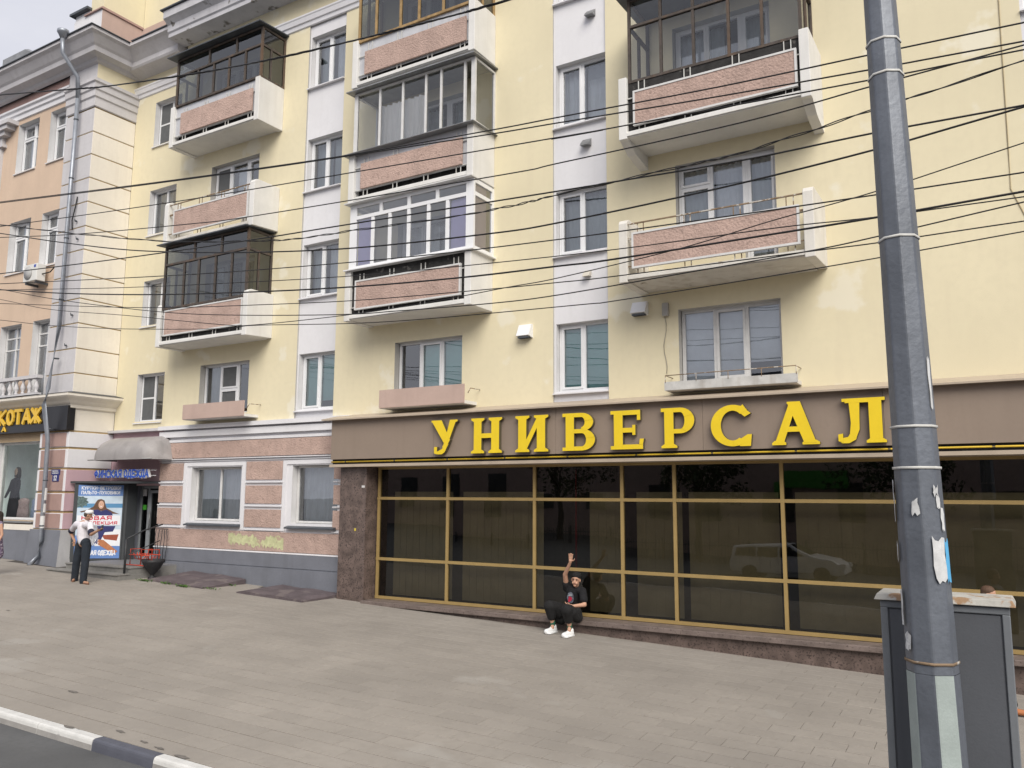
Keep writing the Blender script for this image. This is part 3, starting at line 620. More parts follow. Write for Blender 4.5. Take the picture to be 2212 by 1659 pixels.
G = {
 'У': [[(.03, 1), (.40, 1), (.71, .42), (.58, .20)], [(.70, 1), (.97, 1), (.97, .95), (.90, .93), (.55, .10), (.50, .08), (.44, .22), (.52, .36)], [(.03, 1), (.30, 1), (.16, .93), (.03, .95)],
       [(.55, .30), (.66, .30), (.52, .06), (.42, .0), (.28, .0), (.16, .03), (.14, .05), (.30, .10), (.42, .15)], [(.14, .03), (.24, .0), (.25, .22), (.14, .22)]],
 'Н': [R_(.09, 0, .34, 1), R_(.66, 0, .91, 1), R_(.34, .43, .66, .56), serif(.215, .215, 0, 1), serif(.215, .215, 1, 0), serif(.785, .215, 0, 1), serif(.785, .215, 1, 0)],
 'И': [R_(.09, 0, .34, 1), R_(.66, 0, .91, 1), [(.34, .06), (.34, .34), (.66, .94), (.66, .66)], serif(.215, .215, 0, 1), serif(.215, .215, 1, 0), serif(.785, .215, 0, 1), serif(.785, .215, 1, 0)],
 'В': [R_(.10, 0, .36, 1), R_(.0, 0, .2, .09), R_(.0, .91, .2, 1), R_(.36, .89, .60, 1), R_(.36, .46, .62, .57), R_(.36, 0, .62, .11)]+arc(.58, .755, (.37, .245), (.11, .135), -90, 90)+arc(.60, .285, (.40, .285), (.13, .175), -90, 90),
 'Е': [R_(.10, 0, .37, 1), R_(.0, 0, .2, .09), R_(.0, .91, .2, 1), R_(.37, .88, .90, 1), R_(.37, .43, .72, .55), R_(.37, 0, .97, .12), R_(.80, .74, .90, .88), [(.97, .12), (.86, .12), (.88, .26), (1.0, .26)], R_(.66, .36, .75, .62)],
 'Р': [R_(.10, 0, .38, 1), serif(.24, .24, 0, 1), R_(.0, .91, .2, 1), R_(.38, .89, .60, 1), [(.38, .36), (.62, .36), (.62, .47), (.38, .47)]]+arc(.58, .68, (.42, .32), (.13, .21), -90, 90),
 'С': arc(.54, .50, (.54, .50), (.29, .36), 48, 305, 24)+[[(.80, 1.0), (.90, .85), (.99, .78), (.84, .70), (.72, .80), (.66, .88)][::-1], [(.70, .16), (.90, .28), (1.0, .28), (.97, .0), (.72, .0), (.62, .08)]],
 'А': [[(.34, 1), (.62, 1), (.93, .04), (.68, .04)], [(.40, 1), (.50, .80), (.25, .04), (.06, .04)], [(.32, .30), (.70, .30), (.66, .42), (.35, .42)], serif(.15, .15, 0, 1), serif(.82, .18, 0, 1), R_(.34, .95, .62, 1)],
 'Л': [R_(.64, 0, .90, 1), serif(.77, .20, 0, 1), R_(.16, .90, .90, 1), R_(.84, .93, .97, 1), R_(.10, .93, .2, 1), [(.24, .92), (.46, .92), (.44, .30), (.36, .10), (.24, .22), (.27, .45)], [(.44, .34), (.36, .08), (.22, 0), (.08, .0), (.0, .06), (.10, .12), (.20, .14), (.27, .26)], [(0, .05), (.10, .02), (.10, .22), (0, .20)]],
}
LT = [('У', -10.76, -10.03), ('Н', -9.70, -8.94), ('И', -8.62, -7.86), ('В', -7.54, -6.84), ('Е', -6.51, -5.84), ('Р', -5.50, -4.87), ('С', -4.57, -3.85), ('А', -3.51, -2.73), ('Л', -2.44, -1.69)]
for ch, xa, xb in LT:
    b = MB()
    for i, pl in enumerate(G[ch]):
        pts = [(xa+(xb-xa)*p[0], .905+.73*p[1]) for p in pl]
        dy = (i % 7)*.0006
        b.prism(pts, 14.335+dy, 14.425, 1)
    for i in range(len(b.f)):      # front faces yellow, returns brown
        f = b.f[i]
        if max(b.v[k][1] for k in f)-min(b.v[k][1] for k in f) < .001 and b.v[f[0]][1] < 14.38: b.m[i] = 0
    b.build('letter', [LET, LETS], sign)

# small sans letters made of strokes
def O_(a, b_, c_, d): return [((a+c_)/2+(c_-a)/2*math.cos(t*math.pi/6), (b_+d)/2+(d-b_)/2*math.sin(t*math.pi/6)) for t in range(13)]
ST = {'Ф': [[(.35, 0), (.35, 1)], O_(.05, .25, .65, .8)], 'И': [[(.05, 0), (.05, 1)], [(.6, 0), (.6, 1)], [(.05, 0), (.6, 1)]], 'Н': [[(.05, 0), (.05, 1)], [(.6, 0), (.6, 1)], [(.05, .5), (.6, .5)]],
 'С': [[(.6, .85), (.45, 1), (.2, 1), (.05, .8), (.05, .2), (.2, 0), (.45, 0), (.6, .15)]], 'К': [[(.05, 0), (.05, 1)], [(.6, 1), (.1, .5), (.6, 0)]], 'А': [[(.02, 0), (.33, 1), (.64, 0)], [(.15, .32), (.5, .32)]],
 'Я': [[(.6, 0), (.6, 1), (.25, 1), (.08, .85), (.08, .6), (.25, .45), (.6, .45)], [(.3, .45), (.05, 0)]], 'О': [O_(.05, 0, .62, 1)], 'Д': [[(.0, -.15), (.0, .06), (.66, .06), (.66, -.15)], [(.56, .06), (.56, 1), (.22, 1), (.1, .06)]],
 'Е': [[(.6, 1), (.08, 1), (.08, 0), (.6, 0)], [(.08, .5), (.5, .5)]], 'Ж': [[(.4, 0), (.4, 1)], [(.0, 1), (.4, .5), (.8, 1)], [(.0, 0), (.4, .5), (.8, 0)]], 'У': [[(.03, 1), (.33, .4)], [(.62, 1), (.25, .0), (.1, 0)]],
 'Р': [[(.08, 0), (.08, 1), (.45, 1), (.6, .85), (.6, .6), (.45, .45), (.08, .45)]], 'Т': [[(.0, 1), (.62, 1)], [(.31, 1), (.31, 0)]], 'В': [[(.08, 0), (.08, 1), (.45, 1), (.55, .85), (.55, .65), (.42, .52), (.08, .52)], [(.42, .52), (.6, .4), (.6, .12), (.45, 0), (.08, 0)]],
 'П': [[(.06, 0), (.06, 1), (.6, 1), (.6, 0)]], 'Л': [[(.0, 0), (.15, .1), (.2, 1), (.6, 1), (.6, 0)]], 'Ь': [[(.08, 1), (.08, 0), (.45, 0), (.6, .15), (.6, .4), (.45, .52), (.08, .52)]], 'Х': [[(.03, 0), (.6, 1)], [(.03, 1), (.6, 0)]],
 'Ц': [[(.06, 1), (.06, 0), (.66, 0), (.66, -.15)], [(.55, 1), (.55, 0)]], '-': [[(.12, .5), (.45, .5)]], ' ': [], '1': [[(.15, .8), (.35, 1), (.35, 0)], [(.15, 0), (.55, 0)]], '2': [[(.06, .8), (.2, 1), (.45, 1), (.58, .82), (.55, .6), (.06, 0), (.6, 0)]],
 'D': [[(.08, 0), (.08, 1), (.4, 1), (.6, .75), (.6, .25), (.4, 0), (.08, 0)]], 'I': [[(.3, 0), (.3, 1)]], 'X': [[(.03, 0), (.6, 1)], [(.03, 1), (.6, 0)]], 'C': [[(.6, .85), (.45, 1), (.2, 1), (.05, .8), (.05, .2), (.2, 0), (.45, 0), (.6, .15)]],
 'O': [O_(.05, 0, .62, 1)], 'A': [[(.02, 0), (.33, 1), (.64, 0)], [(.15, .32), (.5, .32)]], 'T': [[(.0, 1), (.62, 1)], [(.31, 1), (.31, 0)]], 'Ы': [[(.06, 1), (.06, 0), (.35, 0), (.42, .2), (.35, .5), (.06, .5)], [(.62, 0), (.62, 1)]]}
def letters(s, x0, x1, z0, h, wt, d0, d1, each=None, T=None, m=0):
    """each letter one MB; strokes of width wt*h; returns list"""
    adv = [.36 if c == ' ' else (.98 if c in 'ЖФ' else .8) for c in s]; tot = sum(adv)-.15; k = (x1-x0)/tot
    x = x0; res = [] ; one = MB(T)
    for c, a in zip(s, adv):
        b = MB(T) if each else one; n = 0
        for pl in ST.get(c, []):
            for p, q in zip(pl[:-1], pl[1:]):
                A = Vector((x+p[0]*k, z0+p[1]*h)); B = Vector((x+q[0]*k, z0+q[1]*h)); t = (B-A)
                if t.length < 1e-6: continue
                t.normalize(); nn = Vector((-t.y, t.x))*wt*h*.5; t = t*wt*h*.35
                b.prism([tuple(A-t+nn), tuple(A-t-nn), tuple(B+t-nn), tuple(B+t+nn)], d0+(n % 9)*.0004, d1, m); n += 1
        if each and c != ' ': res.append(b)
        x += a*k
    return res if each else one

# ------------------------------------------------------------------ pink corner building on the left
cb = empty('corner_building', (-26, 14, -2.1), label='peach and cream corner building with rusticated pilaster and balustrade at left edge', cat='building')
AY = 14.0; PY = 13.86
aw = [(-28.09, -26.84), (-26.18, -25.1)]
fl = {3: (3.0, 5.42), 4: (7.2, 8.95), 5: (10.68, 12.40)}
wall('wall', cb, AY, -32, -24.95, 2.9, 12.62, [(a, c, z0, z1, .2) for a, c in aw for z0, z1 in fl.values()], [PCH, REV])
for f, (z0, z1) in fl.items():
    for n_, (a, c) in enumerate(aw):
        if f == 3: window(cb, a+.01, c-.01, 3.0, z1, 14.2, [.5], frame=PVCD, trans={0: [.68, .84], 1: [.68, .84]}, curs={0: (CUR, 'fold', 1.), 1: (CUR, 'fold', 1.)})
        else: window(cb, a+.01, c-.01, z0, z1, 14.2, [.58], frame=PVC, trans={0: [.70], 1: [.70]}, curs={0: (CURG, 'fold', .7)}, sill=(14.0, WHT), sashes=(0,))
# rusticated pilaster: one block per course
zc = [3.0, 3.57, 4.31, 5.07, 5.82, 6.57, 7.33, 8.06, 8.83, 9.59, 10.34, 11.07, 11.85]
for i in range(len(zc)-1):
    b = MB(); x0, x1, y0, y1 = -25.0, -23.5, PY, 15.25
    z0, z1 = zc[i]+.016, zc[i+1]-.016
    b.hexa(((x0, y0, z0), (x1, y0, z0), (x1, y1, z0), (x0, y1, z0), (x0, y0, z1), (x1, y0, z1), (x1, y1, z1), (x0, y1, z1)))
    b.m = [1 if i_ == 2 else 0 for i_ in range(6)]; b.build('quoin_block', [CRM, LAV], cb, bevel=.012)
b = MB(); b.box(-24.98, -23.525, PY+.025, 15.25, 2.9, 11.9, 0); b.build('pilaster_core', TAN, cb)
def wrap(name, prof, m, x0=-25.0, x1=-23.5, yw=PY, yend=15.25):
    b = MB(); rows = [[(x0, yw-o, z) for o, z in prof], [(x1+o, yw-o, z) for o, z in prof], [(x1+o, yend, z) for o, z in prof]]
    b.grid(rows, 0, smooth=False); b.poly(rows[0]); return b.build(name, m, cb)
wrap('capital_moulding', [(0, 11.87), (.03, 11.9), (.03, 12.16), (.07, 12.2), (.07, 12.38), (.11, 12.42), (.11, 12.60), (.16, 12.64), (.16, 12.74), (0, 12.76)], LAV)
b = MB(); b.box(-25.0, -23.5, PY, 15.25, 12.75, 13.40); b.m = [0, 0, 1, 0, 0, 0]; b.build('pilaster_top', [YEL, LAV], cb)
cprof = [(0, 13.28), (.10, 13.32), (.14, 13.40), (.36, 13.46), (.38, 13.60), (.44, 13.66), (.58, 13.86), (.68, 13.92), (.68, 14.02), (0, 14.06)]
b = MB(); rows = [[(-36, PY+.0-o, z) for o, z in cprof], [(-23.5+o, PY-o, z) for o, z in cprof], [(-23.5+o, 15.25, z) for o, z in cprof]]; b.grid(rows, 0, smooth=False); b.build('eaves_cornice', LAV, cb)
b = MB(); rows = [[(-36, PY-o, z) for o, z in ((.0, 14.06), (.73, 14.02), (.73, 14.045), (0, 14.10))], [(-23.5+o, PY-o, z) for o, z in ((.0, 14.06), (.73, 14.02), (.73, 14.045), (0, 14.10))], [(-23.5+o, 15.25, z) for o, z in ((.0, 14.06), (.73, 14.02), (.73, 14.045), (0, 14.10))]]; b.grid(rows, 0, closed=True, smooth=False); b.build('roof_edge_sheet', TIND, cb)
b = MB(); b.box(-36, -23.5, PY+.05, 15.2, 13.98, 14.05); b.build('flat_roof', TIND, cb)
b = MB(); b.box(-32, -25.0, 13.95, 14.2, 12.95, 13.32); b.build('frieze', FRZ, cb)
b = MB(); b.grid([[(x, 14.0-o, z) for o, z in ((0, 12.55), (.05, 12.57), (.05, 12.72), (.1, 12.75), (.1, 12.86), (.16, 12.9), (.16, 12.97), (0, 13.0))] for x in (-32, -24.97)], 0, smooth=False); b.build('frieze_moulding', WHT, cb)
# wide white pilaster at the far left edge
b = MB(); b.box(-31, -28.95, 13.9, 14.2, 2.95, 11.9); b.build('side_pilaster', LAV, cb)
b = MB()
for o, z0, z1 in ((.06, 11.75, 11.86), (.03, 11.86, 12.1), (.12, 12.1, 12.25), (.2, 12.25, 12.4), (.26, 12.4, 12.54)): b.box(-31, -28.95+o*3.2, 13.9-o, 14.2, z0, z1-.002)
b.build('side_capital', LAV, cb)
# attic above the cornice
b = MB(); b.box(-25.0, -23.5, PY, 16, 14.05, 15.10); b.m = [0, 0, 1, 0, 0, 0]; b.build('attic_base', [PNKS, WHT], cb)
b = MB(); b.box(-24.2, -23.52, PY+.05, 16, 15.2, 18); b.build('attic_wall', YEL, cb)
b = MB(); b.box(-24.4, -23.46, PY-.06, 16, 15.1, 15.14); b.box(-24.3, -23.5, PY-.0, 16, 15.14, 15.2); b.build('attic_moulding', PNKB, cb)
b = MB(); b.box(-23.5, -14, 15.26, 15.6, 14.05, 15.12); b.build('attic_base', PNKS, cb)
b = MB(); b.box(-23.5, -14, 15.30, 15.6, 15.12, 18); b.build('attic_wall', YEL, cb)
b = MB(); b.box(-24.97, -24.2, PY+.02, 14.6, 15.1, 15.28); b.build('attic_block', WHT, cb)
b = MB(); b.box(-25.12, -24.15, 13.74, 14.75, 15.285, 15.36); b.build('coping', TIND, cb)
b = MB(); b.box(-33.5, -32.1, 16, 16.9, 14.0, 17.0); ch = b.build('chimney', YEL, cb)
b = MB(); b.box(-33.6, -32.0, 15.9, 17.0, 17.0, 17.25); b.hexa(((-33.6, 15.9, 17.25), (-32, 15.9, 17.25), (-32, 17, 17.25), (-33.6, 17, 17.25), (-32.82, 16.43, 17.75), (-32.78, 16.43, 17.75), (-32.78, 16.47, 17.75), (-32.82, 16.47, 17.75))); b.build('chimney_cap', TIN, ch)
# belt cornice over the shops and balustrade
belt = [(0, 2.50), (.05, 2.54), (.06, 2.62), (.14, 2.68), (.20, 2.74), (.32, 2.82), (.36, 2.86), (.36, 2.93), (0, 3.0)]
b = MB(); rows = [[(-32, PY-o, z) for o, z in belt], [(-23.5+o, PY-o, z) for o, z in belt], [(-23.5+o, 15.25, z) for o, z in belt]]; b.grid(rows, 0, smooth=False); b.build('belt_cornice', CRM, cb)
b = MB(); rows = [[(-32, PY-.38, 2.94), (-32, PY, 3.02)], [(-23.5+.38, PY-.38, 2.94), (-23.5, PY, 3.02)], [(-23.5+.38, 15.25, 2.94), (-23.5, 15.25, 3.02)]]; b.grid(rows, 0, smooth=False); b.build('belt_flashing', TIND, cb)
bt = MB(); bt.box(-32, -25.0, 13.62, 13.80, 3.50, 3.60); bt.box(-32, -25.0, 13.64, 13.78, 3.0, 3.06); bal = bt.build('balustrade', LAV, cb)
q = MB(); q.lathe([(.055, 0), (.055, .04), (.03, .07), (.07, .15), (.075, .2), (.035, .33), (.03, .38), (.055, .41), (.055, .44)], (0, 0, 0), 10)
bm_ = bpy.data.meshes.new('baluster'); bm_.from_pydata(q.v, [], q.f); bm_.materials.append(LAV); bm_.polygons.foreach_set('use_smooth', [True]*len(q.f)); bm_.update()
for i in range(13):
    o = bpy.data.objects.new('baluster', bm_); COL.objects.link(o); place(o, (-29.6+i*.37, 13.71, 3.06), bal)
# ground floor of the corner building
b = MB(); b.box(-24.95, -23.52, PY+.03, 15.25, 1.88, 2.52, 0); b.m = [0]*6; b.build('pilaster_block', CRM, cb)
gc = [1.86, 1.36, .76, .08, -.49, -1.0]
for i in range(5):
    z1, z0 = gc[i]-.03, gc[i+1]+.03
    b = MB(); b.box(-25.0, -23.5, PY, 15.25, z0, z1)
    sidem = CRM if i < 2 else PRP
    b.m = [1 if k == 2 else 0 for k in range(6)]; b.build('rusticated_block', [sidem if i >= 2 else WHT, WHT], cb, bevel=.01)
    b = MB(); b.box(-24.85, -23.62, PY-.02, PY-.001, z0+.02, z1-.02); b.build('stucco_block', PNKB, cb, bevel=.005)
b = MB(); b.box(-24.97, -23.53, PY+.03, 15.25, -1.02, 1.88); b.build('pilaster_core', TAN, cb)
b = MB(); b.hexa(((-25.0, 13.60, -2.6), (-23.25, 13.60, -2.6), (-23.25, 15.25, -2.6), (-25, 15.25, -2.6), (-25, 13.78, -1.0), (-23.42, 13.78, -1.0), (-23.42, 15.25, -1.0), (-25, 15.25, -1.0))); b.m = [0, 0, 1, 0, 0, 0]; b.build('pilaster_plinth', [PLNW, PLN], cb)
wall('shop_wall', cb, 13.98, -32, -24.95, -.9, 2.6, [(-27.55, -25.12, -.76, 1.62, .3), (-31.5, -28.3, -.76, 1.62, .3)], [M('beige_sheet', (.45, .34, .22), .7, .08, 3, streak=.2), M('beige_sheet')if 'beige_sheet' in MATS else SGNL] if False else [M('beige_sheet', (.45, .34, .22), .7, .08, 3, streak=.2), REV])
b = MB(); b.box(-32, -24.99, 13.86, 14.2, -1.05, -.88); b.build('stone_course', CRM, cb)
b = MB(); b.box(-32, -24.99, 13.80, 14.2, -2.6, -1.06); b.build('plinth', PLN, cb)
window(cb, -27.54, -25.13, -.75, 1.61, 14.12, [], frame=PVCD, fw=.06, gl=GLS, name='shop_window')
q = MB(); q.hexa(((-27.6, 13.84, -.84), (-25.1, 13.84, -.84), (-25.1, 14.0, -.84), (-27.6, 14.0, -.84), (-27.6, 13.84, -.81), (-25.1, 13.84, -.81), (-25.1, 14.14, -.76), (-27.6, 14.14, -.76))); q.build('window_sill', TIN, cb)
q = MB(); q.box(-31, -24.97, 15.30, 15.32, -1.0, 2.6); q.box(-31, -24.97, 14.3, 15.3, -.85, -.80); q.box(-31, -24.97, 14.3, 15.3, 2.2, 2.25); q.build('shop_room', M('shop_room_wall', (.58, .66, .64), .9, .15, 1.5), cb)
# trousers, dresses and mannequin in the shop window
def lathe_thing(name, prof, c, m, label, cat, n=14, squash=.7, extra=None):
    b = MB(); b.lathe(prof, (0, 0, 0), n); b.v = [(c[0]+x, c[1]+y*squash, c[2]+z) for x, y, z in b.v]; o = b.build(name, m, label=label, cat=cat); return o
DB = M('dark_dress', (.025, .022, .03), .8, .2, 8)
mq = empty('mannequin', (-27.62, 14.65, -.8), label='shop window mannequin with long dark hair and a dark dress behind the left shop glass', cat='mannequin')
for nm, prof, m in (('dress', [(.02, 0), (.27, .02), (.24, .5), (.17, .95), (.20, 1.2), (.17, 1.36), (.07, 1.42)], DB), ('neck', [(.05, 1.40), (.045, 1.5), (.06, 1.52), (.08, 1.58), (.085, 1.66), (.05, 1.74), (.01, 1.76)], M('mannequin_skin', (.42, .30, .23), .5, .03)), ('hair', [(.10, 1.36), (.13, 1.5), (.12, 1.68), (.08, 1.78), (.01, 1.80)], M('dark_hair', (.03, .022, .018), .6, .2, 20))):
    b = MB(); b.lathe(prof, (0, 0, 0), 14); b.v = [(-27.62+x, 14.65+y*.65+(.05 if nm == 'hair' else 0), -.8+z*.94) for x, y, z in b.v]; b.build(nm, m, mq)
b = MB()
for s in (-1, 1): b.tube([(-27.62+s*.18, 14.65, .45), (-27.62+s*.26, 14.62, .2), (-27.62+s*.27, 14.5, -.1)], [.055, .05, .035], 8)
b.build('sleeve', DB, mq)
for x, y, w, mm, lb in ((-26.85, 14.55, .25, M('pale_pink_cloth', (.48, .36, .37), .9, .2, 18), 'pale pink patterned dress on a low stand in the left shop window'), (-26.28, 14.6, .17, M('pale_blue_cloth', (.36, .42, .60), .9, .2, 18), 'pale blue shirt on a stand at the right end of the left shop window')):
    b = MB(); b.lathe([(.02, 0), (w, .01), (w*.9, .3), (w*.75, .5), (w*.85, .66), (w*.5, .72), (.04, .74)], (0, 0, 0), 16); b.v = [(x+p+.02*math.sin(9*q_), y+q_*.6, -.8+r_*(.92+.1*w)) for p, q_, r_ in b.v]; b.build('dress_stand', mm, label=lb, cat='dress')
LMP = M('tube_light', (1, 1, .95), .5, 0, emit=16)
for i, (x0, x1, y, z) in enumerate(((-26.3, -25.5, 14.7, 1.42), (-26.0, -25.55, 15.05, 1.26))):
    b = MB(); b.box(x0, x1, y, y+.05, z, z+.03); b.build('ceiling_lamp', LMP, label=('longer front' if i == 0 else 'shorter rear')+' fluorescent tube lamp inside the left shop window', cat='lamp')
# black shop sign
sg = empty('black_shop_sign', (-26, 13.75, 1.88), label='black shop fascia sign with yellow letters КОТАЖ at the left edge', cat='sign')
b = MB(); b.box(-31, -23.46, 13.74, 13.97, 1.88, 2.60); b.build('board', M('black_gloss_board', (.012, .012, .016), .3, .1, 3), sg)
for bl in letters('ТРИКОТАЖ', -28.48, -24.80, 2.16, .40, .24, 13.68, 13.735, each=True): bl.build('letter', M('gold_letter', (.75, .48, .05), .4, .05, 3), sg)
for bl in letters('ДЛЯ ВАС НА', -28.9, -26.70, 1.94, .14, .22, 13.70, 13.735, each=True)[-1:]: bl.build('letter', MATS['gold_letter'], sg)

# entrance zone
b = MB(); b.poly([(-23.5, 15.25, -2.6), (-20.76, 15.25, -2.6), (-20.76, 15.25, 1.93), (-23.5, 15.25, 1.93)]) if False else None
wall('entrance_wall', bld, 15.25, -23.5, -20.76, -2.6, 1.93, [(-22.35, -20.95, -1.85, .28, .35)], [PRP, PLN])
b = MB(); b.hexa(((-23.5, 15.05, 1.86), (-20.75, 15.05, 1.86), (-20.75, 15.25, 1.86), (-23.5, 15.25, 1.86), (-23.5, 15.05, 1.93), (-20.75, 15.05, 1.93), (-20.75, 15.25, 1.96), (-23.5, 15.25, 1.96))); b.build('ledge_moulding', LAV, bld)
dw = empty('entrance_door', (-21.6, 15.5, -1.84)); dw.parent = bld; dw.location = Vector((-21.6, 15.5, -1.84))-wl(bld); WL[dw.name] = Vector((-21.6, 15.5, -1.84))
DG = M('grey_door_frame', (.26, .28, .30), .5, .08, 4); DKP = M('dark_grey_panel', (.05, .055, .06), .6, .1, 3)
b = MB(); ring(b, -22.34, -20.97, -1.84, .27, 15.5, 15.56, .07); b.box(-21.98, -21.9, 15.5, 15.56, -1.77, .2); ring(b, -21.895, -21.05, -1.765, .15, 15.49, 15.55, .08); b.build('frame', DG, dw)
b = MB(); b.poly([(-22.27, 15.53, -1.77), (-21.98, 15.53, -1.77), (-21.98, 15.53, .2), (-22.27, 15.53, .2)]); b.build('pane', GLT, dw)
b = MB(); b.poly([(-21.82, 15.52, -1.69), (-21.13, 15.52, -1.69), (-21.13, 15.52, .07), (-21.82, 15.52, .07)]); b.build('pane', GLT, dw)
b = MB(); b.tube([(-21.78, 15.44, -1.0), (-21.78, 15.44, -.45)], .014, 8); b.build('handle', TIN, dw)
for x, z, w, h, m in ((-22.22, -.02, .14, .2, PVCD), (-22.2, -.42, .14, .14, M('green_sticker', (.08, .42, .05), .5)), (-21.5, -.62, .3, .36, PVCD)):
    b = MB(); b.box(x, x+w, 15.485 if x > -22 else 15.50, 15.5181 if x > -22 else 15.528, z, z+h); b.build('notice', m, dw)
# vestibule panel with the large poster, set at an angle
PLx, PLy, pang = -23.22, 14.10, math.radians(40)
def PT(u, w, v): return (PLx+u*math.cos(pang)+w*math.sin(pang), PLy+u*math.sin(pang)-w*math.cos(pang), v)   # w = out of the panel
b = MB(PT); b.box(-.12, 1.36, -.14, -.04, -1.95, .34); b.build('vestibule_wall', DKP, bld)
b = MB(); b.poly([(-22.2, 14.98, -1.86), (-22.2, 15.3, -1.86), (-22.2, 15.3, .34), (-22.2, 14.98, .34)]); b.build('vestibule_wall', DKP, bld)
b = MB(); b.hexa(((-23.45, 13.98, .34), (-20.8, 15.05, .34), (-20.8, 15.25, .34), (-23.45, 15.25, .34), (-23.45, 13.98, .40), (-20.8, 15.05, .40), (-20.8, 15.25, .40), (-23.45, 15.25, .40))); b.build('vestibule_top', DKP, bld)
po = empty('poster', PT(.62, 0, -1.85), label='large blue and white clothing poster with a long haired woman beside the shop entrance', cat='poster')
def sheet(name, u0, u1, v0, v1, m, lift, th=.0015):
    b = MB(PT); b.box(u0, u1, lift, lift+th, v0, v1); return b.build(name, m, po)
BLU = M('poster_blue', (.12, .22, .48), .4, .06, 6); WH2 = M('poster_white', (.72, .74, .78), .4, .04, 6); SKYB = M('poster_pale_sky', (.50, .60, .70), .4, .12, 4); RED = M('poster_red', (.55, .02, .05), .4, .04)
NAV = M('poster_navy', (.035, .04, .14), .4, .15, 9); SKN = M('poster_skin', (.60, .38, .28), .4, .05); HAI = M('poster_brown', (.13, .07, .045), .4, .2, 14); TRE = M('poster_trees', (.10, .15, .15), .5, .6, 22)
sheet('poster_frame', -.04, 1.27, -1.87, .33, DKP, -.04, .03)
sheet('printed_sheet', 0, 1.23, -1.80, .29, SKYB, -.004, .004)
sheet('blue_band', 0, 1.23, -.02, .29, BLU, .0006); sheet('blue_band', 0, 1.23, -1.80, -1.15, BLU, .0006)
sheet('white_band', .02, 1.20, -.86, -.58, WH2, .006); sheet('sea', 0, 1.23, -.36, -.24, M('poster_sea', (.10, .26, .46), .4, .1), .0006)
sheet('white_boat', .55, 1.23, -1.45, -.98, WH2, .0026)
def fig(name, pts, m, lift): b = MB(PT); b.prism([(p[0], p[1]) for p in pts], lift, lift+.0012); b.build(name, m, po)
def ell(cx, cz, rx, rz, n=16): return [(cx+rx*math.cos(2*math.pi*i/n), cz+rz*math.sin(2*math.pi*i/n)) for i in range(n)]
fig('tree_print', [(0, -.36), (0, -.03), (.08, -.05), (.14, -.035), (.2, -.08), (.27, -.09), (.24, -.15), (.31, -.2), (.25, -.25), (.27, -.31), (.18, -.3), (.14, -.37), (.08, -.33)], TRE, .0012)
fig('hair', [(.08, -.47), (.28, -.42), (.44, -.33), (.50, -.20), (.55, -.13), (.64, -.11), (.73, -.15), (.76, -.26), (.80, -.37), (.98, -.47), (1.16, -.54), (.94, -.53), (.72, -.46), (.52, -.43), (.40, -.42), (.28, -.46), (.12, -.50)], HAI, .002)
fig('face', ell(.65, -.275, .075, .115), SKN, .0035)
for eu in (.622, .678): fig('eye', ell(eu, -.255, .014, .007, 8), HAI, .0052)
fig('mouth', ell(.652, -.325, .028, .010, 8), WH2, .0052)
fig('jacket', [(.30, -.60), (.42, -.44), (.56, -.41), (.66, -.46), (.80, -.41), (.95, -.50), (1.0, -.60)], NAV, .0048)
fig('jacket', [(.20, -.88), (1.08, -.88), (1.02, -1.04), (.80, -1.06), (.74, -1.20), (.66, -1.40), (.40, -1.36), (.24, -1.1)], NAV, .0048)
fig('grey_shirt', [(.36, -.87), (.58, -.87), (.64, -1.2), (.5, -1.42), (.34, -1.2)], M('poster_grey', (.33, .34, .38), .4, .3, 20), .0062)
fig('wooden_rail', [(.62, -1.26), (.78, -1.28), (1.18, -1.60), (1.1, -1.68), (.62, -1.40)], M('poster_wood', (.42, .17, .08), .4, .2, 10), .005)
fig('dark_print', [(.72, -1.14), (1.18, -1.12), (1.14, -1.3), (.8, -1.26)], M('poster_rust', (.30, .08, .05), .4, .2), .0045)
def ptext(s, u0, u1, v, h, wt, m, lift): letters(s, u0, u1, v, h, wt, lift+.004, lift, T=PT).build('printed_text', m, po)
ptext('КУРТКИ-ВЕТРОВКИ', .09, 1.16, .165, .085, .2, WH2, .002); ptext('ПАЛЬТО-ПУХОВИКИ', .09, 1.14, .03, .085, .2, WH2, .002)
ptext('НОВАЯ', .14, .96, -.70, .10, .24, RED, .0085); ptext('КОЛЛЕКЦИЯ', .10, 1.12, -.83, .075, .24, RED, .0085)
ptext('DIXI', .40, .66, -1.32, .07, .16, WH2, .007); ptext('COAT', .40, .66, -1.43, .07, .16, WH2, .007); ptext('ФИНСКАЯ ОДЕЖДА', .06, 1.12, -1.70, .12, .22, WH2, .002)
# entrance name on two rails
es = empty('entrance_sign', (-22, 14.7, .55), label='blue letters ФИНСКАЯ ОДЕЖДА on two white rails over the entrance', cat='sign')
b = MB(); b.box(-23.44, -20.6, 14.72, 14.735, .70, .715); b.box(-23.44, -20.6, 14.72, 14.735, .55, .565); b.build('rail', PVC, es)
for bl in letters('ФИНСКАЯ ОДЕЖДА', -23.36, -20.82, .525, .19, .26, 14.64, 14.718, each=True):
    bl.m = [0 if k % 6 == 0 else 1 for k in range(len(bl.f))]
    bl.build('letter', [M('blue_letter', (.02, .10, .55), .4, .05), PVC], es)
